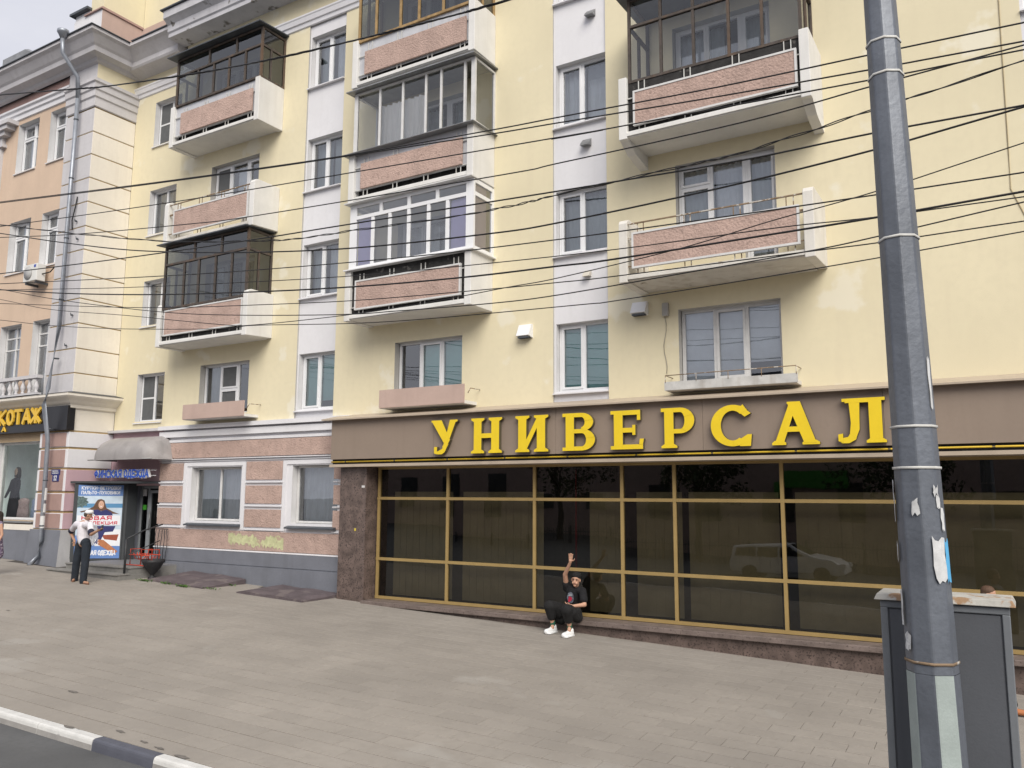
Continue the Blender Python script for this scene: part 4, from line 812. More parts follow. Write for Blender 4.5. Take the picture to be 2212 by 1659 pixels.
# rounded awning
aw_ = empty('awning', (-21.9, 15.2, 1.0), label='grey rounded fabric awning with dirty streaks above the clothing shop entrance', cat='awning')
AWM = M('grey_awning_fabric', (.30, .285, .285), .6, .10, 2, .3, 40, patch=((.33, .315, .315), 2.0, .56), streak=.5)
prof = [(14.28, 1.0), (14.28, 1.14), (14.30, 1.26), (14.36, 1.38), (14.46, 1.50), (14.62, 1.60), (14.85, 1.67), (15.24, 1.70)]
b = MB(); nn = 26; rows = []
for i in range(nn+1):
    x = -23.22+(23.22-20.22)*i/nn; s = min(i, nn-i)
    k = [0, .62, .86, .96, 1][min(s, 4)]
    rows.append([(x, 15.24-(15.24-y)*(.35+.65*k if s < 4 else 1), 1.0+(z-1.0)*(k if s < 4 else 1)-(0.0)) for y, z in prof])
b.grid(rows, 0); b.build('fabric', AWM, aw_)
b = MB()
for y, z in ((14.30, 1.01),): b.tube([(-23.2, y, z), (-20.24, y, z)], .016, 6)
b.build('front_bar', TIN, aw_)
# porch with two steps
porch = empty('porch_steps', (-21, 13.6, -2.2), label='two grey granite steps and landing in front of the shop entrance', cat='steps')
STP = M('grey_step_stone', (.21, .205, .195), .8, .12, 8, .4, 60)
for nm, x0, x1, y0, zt in (('lower_step', -22.75, -19.62, 13.10, -1.99), ('landing', -22.55, -19.68, 13.50, -1.845)):
    b = MB(); b.box(x0, x1, y0, 15.24 if nm == 'landing' else 14.6, -2.4, zt-.035); st = b.build(nm, STP, porch)
    xx = x0-.02; w = (x1-x0+.04)/5
    for i in range(5):
        b = MB(); b.box(xx+.002, xx+w-.002, y0-.03, y0+.36, zt-.034, zt); b.build('tread_slab', STP, st, bevel=.004); xx += w
b = MB(); b.box(-22.5, -19.69, 13.87, 15.24, -1.88, -1.847); b.build('landing_floor', M('landing_tile', (.19, .19, .20), .6, .15, 9), porch)
# handrail
hr = MB(); hr.tube([(-19.72, 13.36, -1.99), (-19.72, 13.36, -1.12)], .03, 8); hr.tube([(-19.72, 13.36, -1.12), (-19.80, 13.9, -.92), (-20.0, 14.6, -.78)], .02, 8); hr.tube([(-19.72, 13.5, -1.5), (-19.8, 14.4, -1.2)], .012, 6)
hr.build('handrail', M('dark_iron', (.03, .032, .036), .5, .2, 8), label='dark iron handrail post with sloping rail beside the porch steps', cat='handrail')
cr = MB()
for k in range(5):
    xx = -20.62+k*.12; yy = 14.86-.0*k
    cr.tube([(xx+.03*math.sin(t*1.6+k), yy, -1.82+.22*t) for t in range(5)], .011, 6)
cr.tube([(-20.66, 14.86, -.92), (-20.1, 14.86, -.92)], .014, 6)
cr.build('curly_railing', MATS['dark_iron'], label='wavy wrought iron railing at the right end of the porch', cat='railing')
# red bicycle rack
rk = MB(); RR = .016
for x in (-20.3, -19.85, -19.55): rk.tube([(x, 13.9, -1.83), (x, 13.9, -1.42), (x, 14.22, -1.42), (x, 14.22, -1.83)], RR, 6)
for x in (-20.2, -20.05, -19.95, -19.72, -19.62): rk.tube([(x, 13.92, -1.5), (x, 13.98, -1.66), (x, 14.1, -1.7), (x, 14.2, -1.6)], RR*.7, 6)
rk.tube([(-20.35, 13.9, -1.56), (-19.5, 13.9, -1.56)], RR, 6); rk.tube([(-20.35, 14.22, -1.56), (-19.5, 14.22, -1.56)], RR, 6); rk.tube([(-20.4, 13.84, -1.82), (-19.45, 13.84, -1.82)], RR, 6)
rk.build('bicycle_rack', M('red_rack_paint', (.50, .06, .03), .5, .15, 10), label='small red metal bicycle rack on the porch landing', cat='bicycle rack')
# urn bin
ub = MB(); ub.lathe([(.02, 0), (.11, .01), (.10, .05), (.04, .08), (.06, .12), (.18, .26), (.27, .42), (.29, .50), (.27, .49), (.20, .3), (.02, .28)], (-19.40, 13.95, gz(-19.4, 13.95)-.01), 20)
ub.build('litter_urn', M('black_cast_iron', (.022, .022, .025), .6, .3, 12), label='black cone shaped litter bin standing beside the porch', cat='litter bin')
# two sheet metal hatches by the plinth
HM = M('rusty_brown_sheet', (.105, .085, .092), .7, .22, 3.5, .25, 14, patch=((.15, .125, .125), 2.2, .58))
def hatch(x0, x1, y0, y1, h, lift, label):
    b = MB(); nx, ny = 10, 6; rows = []
    for j in range(ny+1):
        row = []
        for i in range(nx+1):
            x = x0+(x1-x0)*i/nx+.12*(j/ny-.5); y = y0+(y1-y0)*j/ny
            row.append((x, y, gz(x, y)+h+lift*(j/ny)+.012*math.sin(i*1.3)*math.cos(j*1.1)-.03*(1 if i in (0, nx) else 0)))
        rows.append(row)
    b.grid(rows, 0, smooth=False)
    skirt = [(p[0], p[1], gz(p[0], p[1])-.02) for p in rows[0]]; b.grid([skirt, rows[0]], 0, smooth=False)
    for c_ in (0, nx): b.grid([[(r_[c_][0], r_[c_][1], gz(r_[c_][0], r_[c_][1])-.02) for r_ in rows], [r_[c_] for r_ in rows]], 0, smooth=False)
    o = b.build('metal_hatch', HM, label=label, cat='hatch', group='metal hatches by the plinth')
    q = MB(); q.box((x0+x1)/2-.01, (x0+x1)/2+.01, y0+.03, y1-.03, gz(x0, y0)+h+.01, gz(x0, y0)+h+.02) if False else None
hatch(-19.2, -16.95, 13.62, 14.84, .05, .10, 'buckled brown metal hatch with weeds along its edge, nearer the porch')
hatch(-15.85, -13.72, 13.72, 14.84, .06, .04, 'flat brown metal hatch at the foot of the granite pillar')
wd = MB(); random.seed(3)
for cx_, cy_, n_ in ((-19.1, 13.52, 60), (-18.3, 13.56, 40), (-17.6, 13.52, 80), (-16.85, 13.7, 25), (-16.9, 14.4, 18)):
    for i in range(n_):
        x = cx_+random.gauss(0, .12); y = cy_+random.gauss(0, .025); z = gz(x, y); a_ = random.uniform(0, 6.28); l = random.uniform(.03, .085)
        dx, dy = math.cos(a_)*l, math.sin(a_)*l; w = .014
        wd.poly([(x, y, z), (x+dx*.6-dy*w/l*1., y+dy*.6+dx*w/l, z+l*.6), (x+dx, y+dy, z+l*.7), (x+dx*.6+dy*w/l, y+dy*.6-dx*w/l, z+l*.55)])
tag(wd.build('weeds', M('weed_green', (.08, .16, .035), .8, .3, 20)), 'low green weeds growing around the metal hatch', 'weeds', kind='stuff')

# ------------------------------------------------------------------ fittings on the facades
def vent(x, y, z, s, label, m=TIN, kind='cowl'):
    b = MB(); w, h, d = s
    b.hexa(((x-w/2, y-d, z-h/2), (x+w/2, y-d, z-h/2), (x+w/2, y, z-h/2+.02), (x-w/2, y, z-h/2+.02), (x-w/2, y-d*.75, z-h/2+h*.35), (x+w/2, y-d*.75, z-h/2+h*.35), (x+w/2, y, z+h/2), (x-w/2, y, z+h/2)))
    o = b.build('wall_vent', m, label=label, cat='vent', group='vents on the white strip'); 
vent(-7.18, 15.04, 10.36, (.20, .18, .16), 'small grey vent cowl high on the white strip, above the others')
vent(-7.30, 15.04, 7.45, (.20, .18, .16), 'small grey vent cowl halfway up the white strip between windows')
vent(-7.30, 15.04, 4.60, (.15, .15, .14), 'small cream vent cowl on the white strip just over the lowest window', M('cream_paint', (.55, .52, .46), .8))
def ac_vent(x0, x1, z0, z1, label):
    g = empty('ventilation_box', ((x0+x1)/2, 15, z0), label=label, cat='vent')
    b = MB(); b.hexa(((x0-.01, 14.82, z0+.04), (x1-.01, 14.82, z0+.04), (x1, 15, z0), (x0, 15, z0), (x0+.0, 14.93, z1), (x1, 14.93, z1), (x1, 15, z1), (x0, 15, z1))); b.build('hood', PVC, g)
    b = MB()
    for i in range(5): b.box(x0+.02, x1-.03, 14.84+i*.028, 14.85+i*.028, z0-.012, z0+.02)
    b.build('grille', TIND, g)
ac_vent(-8.90, -8.59, 3.37, 3.66, 'white hooded ventilation box left of the lower teal window in the middle strip')
ac_vent(-6.28, -5.97, 3.57, 3.84, 'white hooded ventilation box under the open right balcony')
jb = empty('junction_box', (-5.6, 15, 3.5), label='narrow grey junction box with a dangling cable left of the right window', cat='junction box')
b = MB(); b.box(-5.66, -5.54, 14.91, 14.999, 3.50, 3.76); b.build('box', M('grey_plastic', (.36, .35, .33), .6, .08, 8), jb, bevel=.01)
b = MB(); b.tube([(-5.63+.03*math.sin(i*1.1), 14.985, 3.50-i*.14) for i in range(9)], .007, 5); b.build('cable', M('grey_cable', (.35, .33, .28), .7), jb)
# air conditioner
ac = empty('air_conditioner', (-25.6, 13.8, 6.5), label='white outdoor air conditioner unit on the peach wall below the left windows', cat='air conditioner')
b = MB(); b.box(-26.2, -25.45, 13.58, 13.86, 6.58, 7.12); b.build('casing', M('ac_casing', (.66, .66, .64), .5, .05, 5, streak=.2), ac, bevel=.015)
b = MB(); b.lathe([(.20, 0), (.21, .01), (.21, .02), (.01, .02)], (0, 0, 0), 24); b.v = [(-25.92+x, 13.575-z, 6.85+y) for x, y, z in b.v]; b.build('fan_grille', M('ac_grille', (.40, .40, .40), .6), ac)
b = MB(); b.box(-25.62, -25.52, 13.572, 13.578, 7.0, 7.08); b.build('logo_plate', M('logo_blue', (.03, .06, .35), .4), ac)
b = MB(); b.box(-26.1, -26.06, 13.6, 14.0, 6.5, 6.57); b.box(-25.56, -25.52, 13.6, 14.0, 6.5, 6.57); b.build('bracket', TIND, ac)
b = MB(); b.tube([(-25.45, 13.75, 6.8), (-25.2, 13.85, 6.85), (-25.05, 13.96, 7.1), (-24.9, 13.96, 7.2)], .018, 6); b.build('hose', DRK, ac)
# drainpipe
dp = empty('drainpipe', (-23.9, 13.6, -2.0), label='grey zinc drainpipe with funnel head on the corner of the left building', cat='drainpipe')
b = MB(); X = -24.15
b.tube([(X, 13.68, 12.3), (X, 13.68, 9.0), (X, 13.68, 5.0), (X, 13.50, 3.1), (X, 13.42, 2.6), (X, 13.62, 1.6), (X, 13.66, -1.3), (X, 13.62, -1.75), (X, 13.36, -2.0)], .062, 12); b.build('pipe', PIPE, dp)
b = MB(); b.tube([(X, 13.06, 13.95), (X, 13.10, 13.45), (X, 13.62, 12.9), (X, 13.68, 12.2)], .062, 12); b.lathe([(.07, 0), (.15, .16), (.17, .18), (.17, .26), (.15, .27)], (X, 13.06, 13.90), 12); b.build('funnel', PIPE, dp)
b = MB()
for z in (11.5, 9.6, 7.7, 5.8, 4.0, 1.9, .4, -.9): b.tube([(X, 13.68 if z > 3 else 13.645, z), (X, 13.68 if z > 3 else 13.645, z+.035)], .072, 12)
b.build('clamp', TIND, dp)
for z0, z1 in ((-.15, .2), (-.5, -.25), (-.95, -.6)):
    b = MB(); b.tube([(X, 13.655, z0), (X, 13.655, z1)], .0665, 12, caps=False); b.build('paper_notice', PVCD, dp)
# address plate
ad = empty('address_plate', (-23.95, 13.83, .4), label='dark blue house number plate reading 12 beside the drainpipe', cat='sign')
b = MB(); b.box(-24.20, -23.76, 13.825, 13.838, .585, .74); b.box(-24.13, -23.80, 13.825, 13.838, .39, .583); b.build('plate', M('enamel_blue', (.03, .035, .16), .35, .05), ad)
letters('12', -24.05, -23.90, .43, .12, .2, 13.818, 13.824).build('number', PVC, ad); letters('ТВЕРСКОЙ', -24.16, -23.80, .675, .03, .2, 13.818, 13.824).build('street_name', PVC, ad); letters('ПРОСПЕКТ', -24.14, -23.82, .615, .03, .2, 13.818, 13.824).build('street_name', PVC, ad)
# wall insulator hooks on the pilaster
for i, (px, py) in enumerate(((490, 1433), (497, 1548))):
    p = at(px/3, py/3, PY-.06); b = MB(); b.tube([(p.x, PY, p.z), (p.x, PY-.08, p.z), (p.x+.02, PY-.1, p.z+.06)], .012, 6); b.tube([(p.x, PY-.05, p.z-.02), (p.x, PY-.05, p.z+.03)], .03, 8)
    b.build('cable_hook', TIND, label=('upper' if i == 0 else 'lower')+' small cable hook of the upper pair on the grey pilaster face', cat='hook')
for i, (px, py) in enumerate(((462, 560), (423, 758))):
    p = at(px/3, 493.7+py/3, PY-.06); b = MB(); b.tube([(p.x, PY, p.z), (p.x, PY-.08, p.z), (p.x+.02, PY-.1, p.z+.06)], .012, 6); b.tube([(p.x, PY-.05, p.z-.02), (p.x, PY-.05, p.z+.03)], .03, 8)
    b.build('cable_hook', TIND, label=('upper' if i == 0 else 'lower')+' small cable hook of the lower pair on the grey pilaster face', cat='hook')
b = MB(); b.tube([(-24.0, 13.83, 9.05), (-24.02, 13.80, 8.7), (-24.1, 13.78, 8.3), (-24.08, 13.8, 8.0)], .02, 6); b.build('cable_stub', DRK, label='short black cable hanging beside the drainpipe on the pilaster', cat='cable')
b = MB(); b.tube([(.30, 14.992, 10.5), (.28, 14.992, 8.2), (.25, 14.992, 5.6), (.24, 14.992, 4.95), (.50, 14.992, 4.2), (.62, 14.992, 3.4)], .009, 5); b.build('wall_cable', M('tan_cable', (.42, .35, .22), .8), label='thin tan cable running down the yellow wall at far right', cat='cable')

# ------------------------------------------------------------------ street pole
pole = empty('street_pole', (-.60, 6.45, gz(-.6, 6.45)), label='thick grey octagonal steel street pole with metal bands in the foreground', cat='pole')
PG = M('grey_pole_paint', (.135, .15, .178), .42, .18, 2.5, .3, 22, metal=.25, streak=.75, streakcol=(.20, .215, .245), patch=((.25, .265, .29), 7, .70))
PGL = M('pale_pole_repaint', (.32, .37, .36), .6, .08, 6, .2, 40, streak=.3)
def pc(z): return (-.5555-.0165*(z+1.8)*1.0, 6.45)     # slight lean
def pr(z): return .170-.0098*(z+1.8)
def prow(z, k=1.0, ph=.15): x, y = pc(z); return [(x+pr(z)*k*math.cos(ph+math.pi*i/4), y+pr(z)*k*math.sin(ph+math.pi*i/4), z) for i in range(8)]
b = MB(); b.grid([prow(z) for z in (-1.15, 1, 3, 6, 9)], 0, closed=True, smooth=False); b.build('shaft', PG, pole, bevel=.012)
b = MB(); b.grid([prow(z, 1.012) for z in (-3.1, -2, -1.152)], 0, closed=True, smooth=False)
b.m = [1 if i % 8 in (6, 3, 4) else 0 for i in range(len(b.f))]; b.build('lower_shaft', [PG, PGL], pole, bevel=.012)
for z in (3.405, 3.137, 1.869, .497, .21, -1.09):
    b = MB(); b.grid([prow(z, 1.02), prow(z, 1.045), prow(z+.018, 1.045), prow(z+.018, 1.02)], 0, closed=True); b.build('strap', RAIL if z > -1 else RUST, pole)
def scrap(z0, z1, a0, a1, m, k=1.03, jag=.02):
    b = MB(); rows = []
    for j in range(4):
        z = z0+(z1-z0)*j/3; x, y = pc(z); R = pr(z)*k*1.0
        rows.append([(x+R*math.cos(math.radians(a0+(a1-a0)*i/4+random.uniform(-3, 3))), y+R*math.sin(math.radians(a0+(a1-a0)*i/4)), z+random.uniform(-jag, jag)) for i in range(5)])
    b.grid(rows, 0, smooth=False); b.build('paper_scrap', m, pole)
PAP = M('torn_paper', (.55, .56, .57), .9, .15, 14)
scrap(-.54, -.26, -62, -30, PAP); scrap(-.54, -.27, -29, -8, M('blue_paper', (.10, .38, .65), .8, .1, 10)); scrap(-.02, .12, -170, -158, PAP, 1.08); scrap(-.15, .02, -172, -160, PAP, 1.06)
scrap(.03, .09, -50, -35, PAP); scrap(-.05, .03, -42, -34, PAP, jag=.01); scrap(-.10, .0, -105, -88, PAP); scrap(-.42, -.3, -168, -158, PAP, 1.05); scrap(-.85, -.62, -166, -152, PAP, 1.04); scrap(-1.0, -.9, -150, -130, PAP); scrap(.62, .98, -32, -22, PAP); scrap(-.2, -.05, -32, -20, PAP)
# ------------------------------------------------------------------ grey cabinet
cab = empty('street_cabinet', (-.50, 6.9, gz(-.5, 6.9)), label='tall grey metal street cabinet with rusty top behind the pole', cat='cabinet')
CG = M('cabinet_grey', (.10, .107, .122), .5, .06, 3, .1, 60, metal=.1, streak=.15); CGD = M('cabinet_edge', (.19, .205, .225), .5, .1, 4, metal=.2)
c0, c1, yf, zt = -.905, -.105, 6.78, -.70
b = MB(); b.box(c0, c1, yf, yf+.30, -3.1, zt-.03); b.build('body', CG, cab, bevel=.008)
b = MB(); ring(b, c0-.012, c1+.012, -3.05, zt-.035, yf-.018, yf-.001, .05); b.build('door_frame', CGD, cab, bevel=.006)
b = MB(); b.box(c0+.05, c1-.05, yf-.008, yf-.0005, -3.0, zt-.095); b.build('door', CG, cab)
TOPM = M('rusty_cabinet_top', (.42, .41, .38), .7, .2, 8, .3, 30, patch=((.30, .19, .11), 7, .58))
b = MB(); b.hexa(((c0-.05, yf-.05, zt-.03), (c1+.05, yf-.05, zt-.03), (c1+.05, yf+.35, zt-.03), (c0-.05, yf+.35, zt-.03), (c0-.03, yf-.03, zt+.015), (c1+.03, yf-.03, zt+.015), (c1+.03, yf+.33, zt+.02), (c0-.03, yf+.33, zt+.02))); b.build('top', TOPM, cab, bevel=.006)

# ------------------------------------------------------------------ overhead cables
CBL = M('black_cable', (.012, .012, .014), .5, .1, 3)
def L_(x, y): return (x*.36375, 164.6+y*.36375)
def Mi(x, y): return (548.6+x*.3637, 164.6+y*.3637)
def Rr(x, y): return (1206.9+x*.39688, y*.39688)
def C3(x, y): return (1316.6+x*.40475, y*.40475)
def wire(label, Y, r, pts, twist=None):
    r *= .8
    P = [at(p[0], p[1], Y) for p in pts]
    # extend both ends along the line
    e0 = P[0]+(P[0]-P[1]).normalized()*6; e1 = P[-1]+(P[-1]-P[-2]).normalized()*6
    P = [e0]+P+[e1]
    fine = []
    for i in range(len(P)-1):
        p0, p1, p2, p3 = P[max(i-1, 0)], P[i], P[i+1], P[min(i+2, len(P)-1)]
        n = 8 if not twist else 26
        for k in range(n):
            t = k/n; a_ = .5*((2*p1)+(-p0+p2)*t+(2*p0-5*p1+4*p2-p3)*t*t+(-p0+3*p1-3*p2+p3)*t**3); fine.append(a_)
    fine.append(P[-1]); b = MB()
    if twist:
        for ph in range(twist):
            b.tube([p+Vector((0, .010*math.cos(i*.45+ph*2.1+.8*math.sin(i*.13)), .010*math.sin(i*.45+ph*2.1))) for i, p in enumerate(fine)], r*.62, 5)
    else: b.tube(fine, r, 6)
    b.build('overhead_cable', CBL, label=label, cat='cable', group='overhead cables across the street')
def C1(x, y): return (x/3, y/3)
def C2(x, y): return (658.3+x/3, y/3)
wire('thick twisted cable bundle, highest of all, leaving through the top edge', 10.5, .022, [C1(0, 615), C1(480, 577), C1(700, 558), C1(1180, 490), C1(1500, 435), C1(1850, 365), C2(350, 255), C2(650, 180), C2(1000, 90), C2(1320, 0)], twist=3)
wire('upper strand of the thick pair crossing the top balcony row on the right', 9.0, .011, [L_(0, 747), L_(800, 647), Mi(0, 551), Mi(600, 462), Mi(1400, 322), Rr(0, 638), Rr(860, 475), C3(1400, 290), C3(2212, 120)])
wire('lower strand of the thick pair ending behind the pole just under the upper strap', 9.0, .011, [L_(0, 753), L_(800, 653), Mi(0, 557), Mi(600, 468), Mi(1400, 345), Rr(0, 668), Rr(840, 530), C3(1400, 370), C3(2212, 220)])
wire('cable meeting the pole at its second strap, passing over the open left balcony', 8.6, .010, [L_(0, 893), L_(740, 790), Mi(0, 670), Mi(1961, 337), Rr(0, 750), C3(1400, 425), C3(2212, 265)])
wire('cable passing just below the second strap and rising steeply at far right', 8.8, .010, [L_(0, 958), L_(450, 938), L_(1100, 880), Mi(0, 830), Mi(1450, 590), Rr(0, 888), C3(700, 655), C3(1400, 460), C3(2212, 240)])
wire('bluish twisted cable sagging across the lilac blinds then crossing above the right window', 9.4, .014, [L_(0, 883), L_(480, 938), L_(1000, 981), Mi(0, 978), Mi(250, 966), Mi(600, 915), Mi(1200, 832), Mi(1600, 755), Rr(0, 1058), Rr(700, 900), Rr(1000, 830), C3(1400, 590), C3(2212, 325)], twist=2)
wire('straight cable from the air conditioner up to the right window head', 8.4, .012, [L_(0, 1173), L_(740, 1080), Mi(0, 970), Mi(500, 890), Mi(1961, 658), Rr(250, 998), Rr(1000, 872), C3(1400, 712), C3(2212, 562)])
wire('thick cable crossing the middle of the right balcony window', 9.2, .014, [L_(0, 933), L_(350, 985), L_(740, 1030), L_(1100, 1045), Mi(0, 1046), Mi(600, 1020), Mi(1400, 935), Rr(0, 1212), Rr(850, 1030), C3(1400, 803), C3(2212, 570)])
wire('thin cable just above the pink panel of the right open balcony', 8.6, .0095, [L_(0, 1233), L_(900, 1190), Mi(0, 1152), Mi(900, 1075), Rr(0, 1303), Rr(900, 1180), C3(1420, 1040), C3(2212, 920)])
wire('thin cable joining a thick one at the pole beside the right open balcony', 8.8, .008, [L_(0, 1270), L_(740, 1255), Mi(0, 1221), Mi(600, 1185), Mi(1230, 1128), C3(0, 1335), C3(900, 1215), C3(1425, 1158), C3(2212, 1050)])
wire('thick black cable across the lower pink panels of all three columns', 8.5, .014, [L_(0, 1268), L_(400, 1290), L_(900, 1297), Mi(0, 1281), Mi(600, 1250), Mi(1240, 1195), Rr(0, 1448), C3(0, 1387), C3(900, 1245), C3(1425, 1160), C3(2212, 1022)])
wire('cable under the right open balcony panel, flat at its left end', 9.0, .0085, [L_(0, 1350), L_(700, 1372), L_(1100, 1372), Mi(0, 1359), Mi(600, 1332), Mi(1400, 1265), Rr(0, 1537), C3(0, 1478), C3(1080, 1340), C3(1435, 1295), C3(2212, 1180)])
wire('sagging cable below the middle column that rises past the pole at lower right', 9.3, .0095, [L_(0, 1265), L_(330, 1325), L_(740, 1378), L_(1100, 1410), Mi(0, 1420), Mi(540, 1415), Mi(840, 1395), Mi(1400, 1350), Rr(0, 1605), C3(500, 1440), C3(1080, 1337), C3(1430, 1262), C3(2212, 1078)])
wire('thin cable that climbs diagonally over the right balcony panel crossing the others', 9.8, .0085, [L_(0, 1325), L_(300, 1385), L_(740, 1420), L_(1300, 1474), Mi(0, 1477), Mi(540, 1420), Mi(1000, 1350), Mi(1500, 1255), Rr(0, 1512), C3(380, 1325), C3(860, 1180), C3(1420, 1022), C3(2212, 762)])
wire('lowest thin cable sagging below all balconies', 9.5, .0085, [L_(0, 1448), L_(300, 1480), L_(700, 1500), L_(1300, 1500), Mi(0, 1480), Mi(590, 1468), Mi(1100, 1435), Mi(1961, 1355), C3(0, 1610), C3(700, 1500), C3(1440, 1375), C3(2212, 1235)])

# ------------------------------------------------------------------ people: each garment and the body are voxel-merged round cones
def cone(b, a, c, ra, rc, n=12):
    a, c = Vector(a), Vector(c); t = (c-a); L = t.length
    t = t/L if L > 1e-5 else Vector((0, 0, 1)); u = t.cross(Vector((0, 0, 1)))
    if u.length < .05: u = t.cross(Vector((0, 1, 0)))
    u.normalize(); w = t.cross(u); rows = []
    for i in range(1, 5): th = math.pi/2*i/5-math.pi/2; rows.append((a+t*ra*math.sin(th), ra*math.cos(th)))
    rows.append((a, ra)); rows.append((c, rc))
    for i in range(1, 5): th = math.pi/2*i/5; rows.append((c+t*rc*math.sin(th), rc*math.cos(th)))
    b.grid([[p+(u*math.cos(2*math.pi*k/n)+w*math.sin(2*math.pi*k/n))*r for k in range(n)] for p, r in rows], 0, closed=True, caps=True)
def ellip(b, c, r, R=None, n=14):
    c = Vector(c); rows = []
    for i in range(1, 10):
        th = math.pi*i/10-math.pi/2
        rows.append([(Vector((math.cos(2*math.pi*k/n)*math.cos(th)*r[0], math.sin(2*math.pi*k/n)*math.cos(th)*r[1], math.sin(th)*r[2]))) for k in range(n)])
    rows = [[c+(R @ p if R else p) for p in row] for row in rows]; b.grid(rows, 0, closed=True, caps=True)
def merged(name, b, mat, parent, voxel=.01, smooth=4):
    o = b.build(name, mat, parent); m = o.modifiers.new('r', 'REMESH'); m.mode = 'VOXEL'; m.voxel_size = voxel; m.use_smooth_shade = True
    if smooth: s = o.modifiers.new('s', 'SMOOTH'); s.iterations = smooth; s.factor = .5
    dg = bpy.context.evaluated_depsgraph_get(); me = bpy.data.meshes.new_from_object(o.evaluated_get(dg)); o.modifiers.clear(); o.data = me
    if not me.materials: me.materials.append(mat)
    me.polygons.foreach_set('use_smooth', [True]*len(me.polygons)); return o
SK = M('skin', (.50, .29, .20), .55, .05, 20); SKT = M('tanned_skin', (.42, .24, .16), .55, .06, 20)
def hand(b, wrist, d, palm_n, s=1.0, curl=.15, side=1):
    """palm along d with five fingers; palm_n = palm facing"""
    d = Vector(d).normalized(); n_ = Vector(palm_n); n_ = (n_-d*n_.dot(d)).normalized(); x = d.cross(n_)*side
    w = Vector(wrist); cone(b, w, w+d*.03*s, .026*s, .03*s)
    for k in (-1.2, -.4, .4, 1.2): cone(b, w+d*.02*s+x*.012*k*s, w+d*.085*s+x*.021*k*s, .014*s, .0125*s, 8)
    for k, L in ((-1.5, .062), (-.5, .078), (.5, .082), (1.5, .072)):
        r0 = w+d*.085*s+x*.0185*k*s; dd = (d+x*.09*k).normalized(); m_ = r0+dd*L*.55*s; e = m_+(dd+n_*curl*2).normalized()*L*.45*s
        cone(b, r0, m_, .0102*s, .0092*s, 8); cone(b, m_, e, .0092*s, .0078*s, 8)
    t0 = w+d*.03*s+x*.025*s; t1 = t0+(d*.5+x*.8+n_*.25).normalized()*.05*s; t2 = t1+(d*.85+x*.35+n_*.2).normalized()*.035*s
    cone(b, t0, t1, .0135*s, .0115*s, 8); cone(b, t1, t2, .0115*s, .009*s, 8)
def head(b, c, fwd, up=(0, 0, 1), s=1.0, hairb=None, hair='short'):
    f = Vector(fwd).normalized(); u = Vector(up); u = (u-f*u.dot(f)).normalized(); r_ = f.cross(u); c = Vector(c)
    R = Matrix((r_, f, u)).transposed()
    P = lambda a, b_, c_: c+r_*a*s+f*b_*s+u*c_*s
    ellip(b, P(0, 0, .03), (.074*s, .092*s, .088*s), R); ellip(b, P(0, .02, -.035), (.060*s, .072*s, .078*s), R); ellip(b, P(0, .055, -.09), (.03*s, .03*s, .022*s), R)
    cone(b, P(0, .09, .0), P(0, .107, -.028), .010*s, .015*s, 8)
    for k in (-1, 1): ellip(b, P(.076*k, -.005, -.01), (.010*s, .02*s, .03*s), R); ellip(b, P(.03*k, .078, -.045), (.022*s, .018*s, .022*s), R)
    if hairb:
        ellip(hairb, P(0, -.012, .055), (.082*s, .098*s, .078*s), R); ellip(hairb, P(0, -.045, .01), (.078*s, .065*s, .08*s), R)
    return P
def face_bits(P, parent):
    b = MB()
    for k in (-1, 1): ellip(b, P(.030*k, .082, .008), (.013, .008, .007)); 
    b.build('eye', M('eye_dark', (.03, .02, .018), .3), parent)
    b = MB()
    for k in (-1, 1): cone(b, P(.018*k, .092, .028), P(.046*k, .078, .027), .005, .004, 6)
    b.build('eyebrow', M('black_hair', (.012, .010, .010), .6, .2, 30), parent)
    return None

# --- person sitting on the ledge, waving
def sp(x, y, Y): return at(1114.8+x*.16537, 1124.6+y*.16537, Y)
sit = empty('person', sp(600, 1480, 14.2), label='person in black t-shirt and black trousers sitting on the shop ledge waving one raised hand', cat='person')
hc = sp(782, 772, 14.52); hip = sp(740, 1170, 14.72); neck = sp(765, 875, 14.60); chest = sp(755, 960, 14.62)
shR = sp(660, 880, 14.58); shL = sp(868, 920, 14.58)          # image-left and image-right shoulders
elR = sp(640, 705, 14.42); wrR = sp(708, 545, 14.30); elL = sp(893, 1100, 14.50); wrL = sp(735, 1118, 14.27)
knR = sp(440, 1120, 14.22); knL = sp(665, 1170, 14.05); anR = sp(480, 1355, 14.30); anL = sp(700, 1385, 14.20)
skb, hairb = MB(), MB()
look = Vector((.25, -1, -.10))
P = head(skb, hc, look, (.12, 0, 1), 1.08, hairb)
cone(skb, neck-Vector((0, -.02, .03)), hc-Vector((0, -.02, .07)), .058, .055)
cone(skb, chest, hip, .12, .12); cone(skb, shR, shL, .05, .05)
cone(skb, shR, elR, .054, .045); cone(skb, elR, wrR, .044, .028); cone(skb, shL, elL, .050, .042); cone(skb, elL, wrL, .042, .028)
hand(skb, wrR, sp(716, 440, 14.26)-wrR, (.1, -1, 0), 1.12, .06, 1); hand(skb, wrL, sp(655, 1085, 14.25)-wrL, (0, .3, 1), 1.0, .35, -1)
cone(skb, knR, anR, .06, .042); cone(skb, knL, anL, .06, .042); cone(skb, hip, knR, .08, .06); cone(skb, hip, knL, .08, .06)
for a_ in (anR, anL): cone(skb, a_, a_+Vector((.02, -.06, -.06)), .04, .035)
merged('body', skb, SK, sit, .0075, 2)
merged('hair', hairb, M('black_hair', (.012, .010, .010), .6, .2, 30), sit, .009, 2)
cap = MB(); ellip(cap, P(0, -.005, .075), (.095, .105, .07)); merged('cap', cap, M('black_knit', (.012, .012, .013), .95, .2, 30), sit, .01, 2)
face_bits(P, sit)
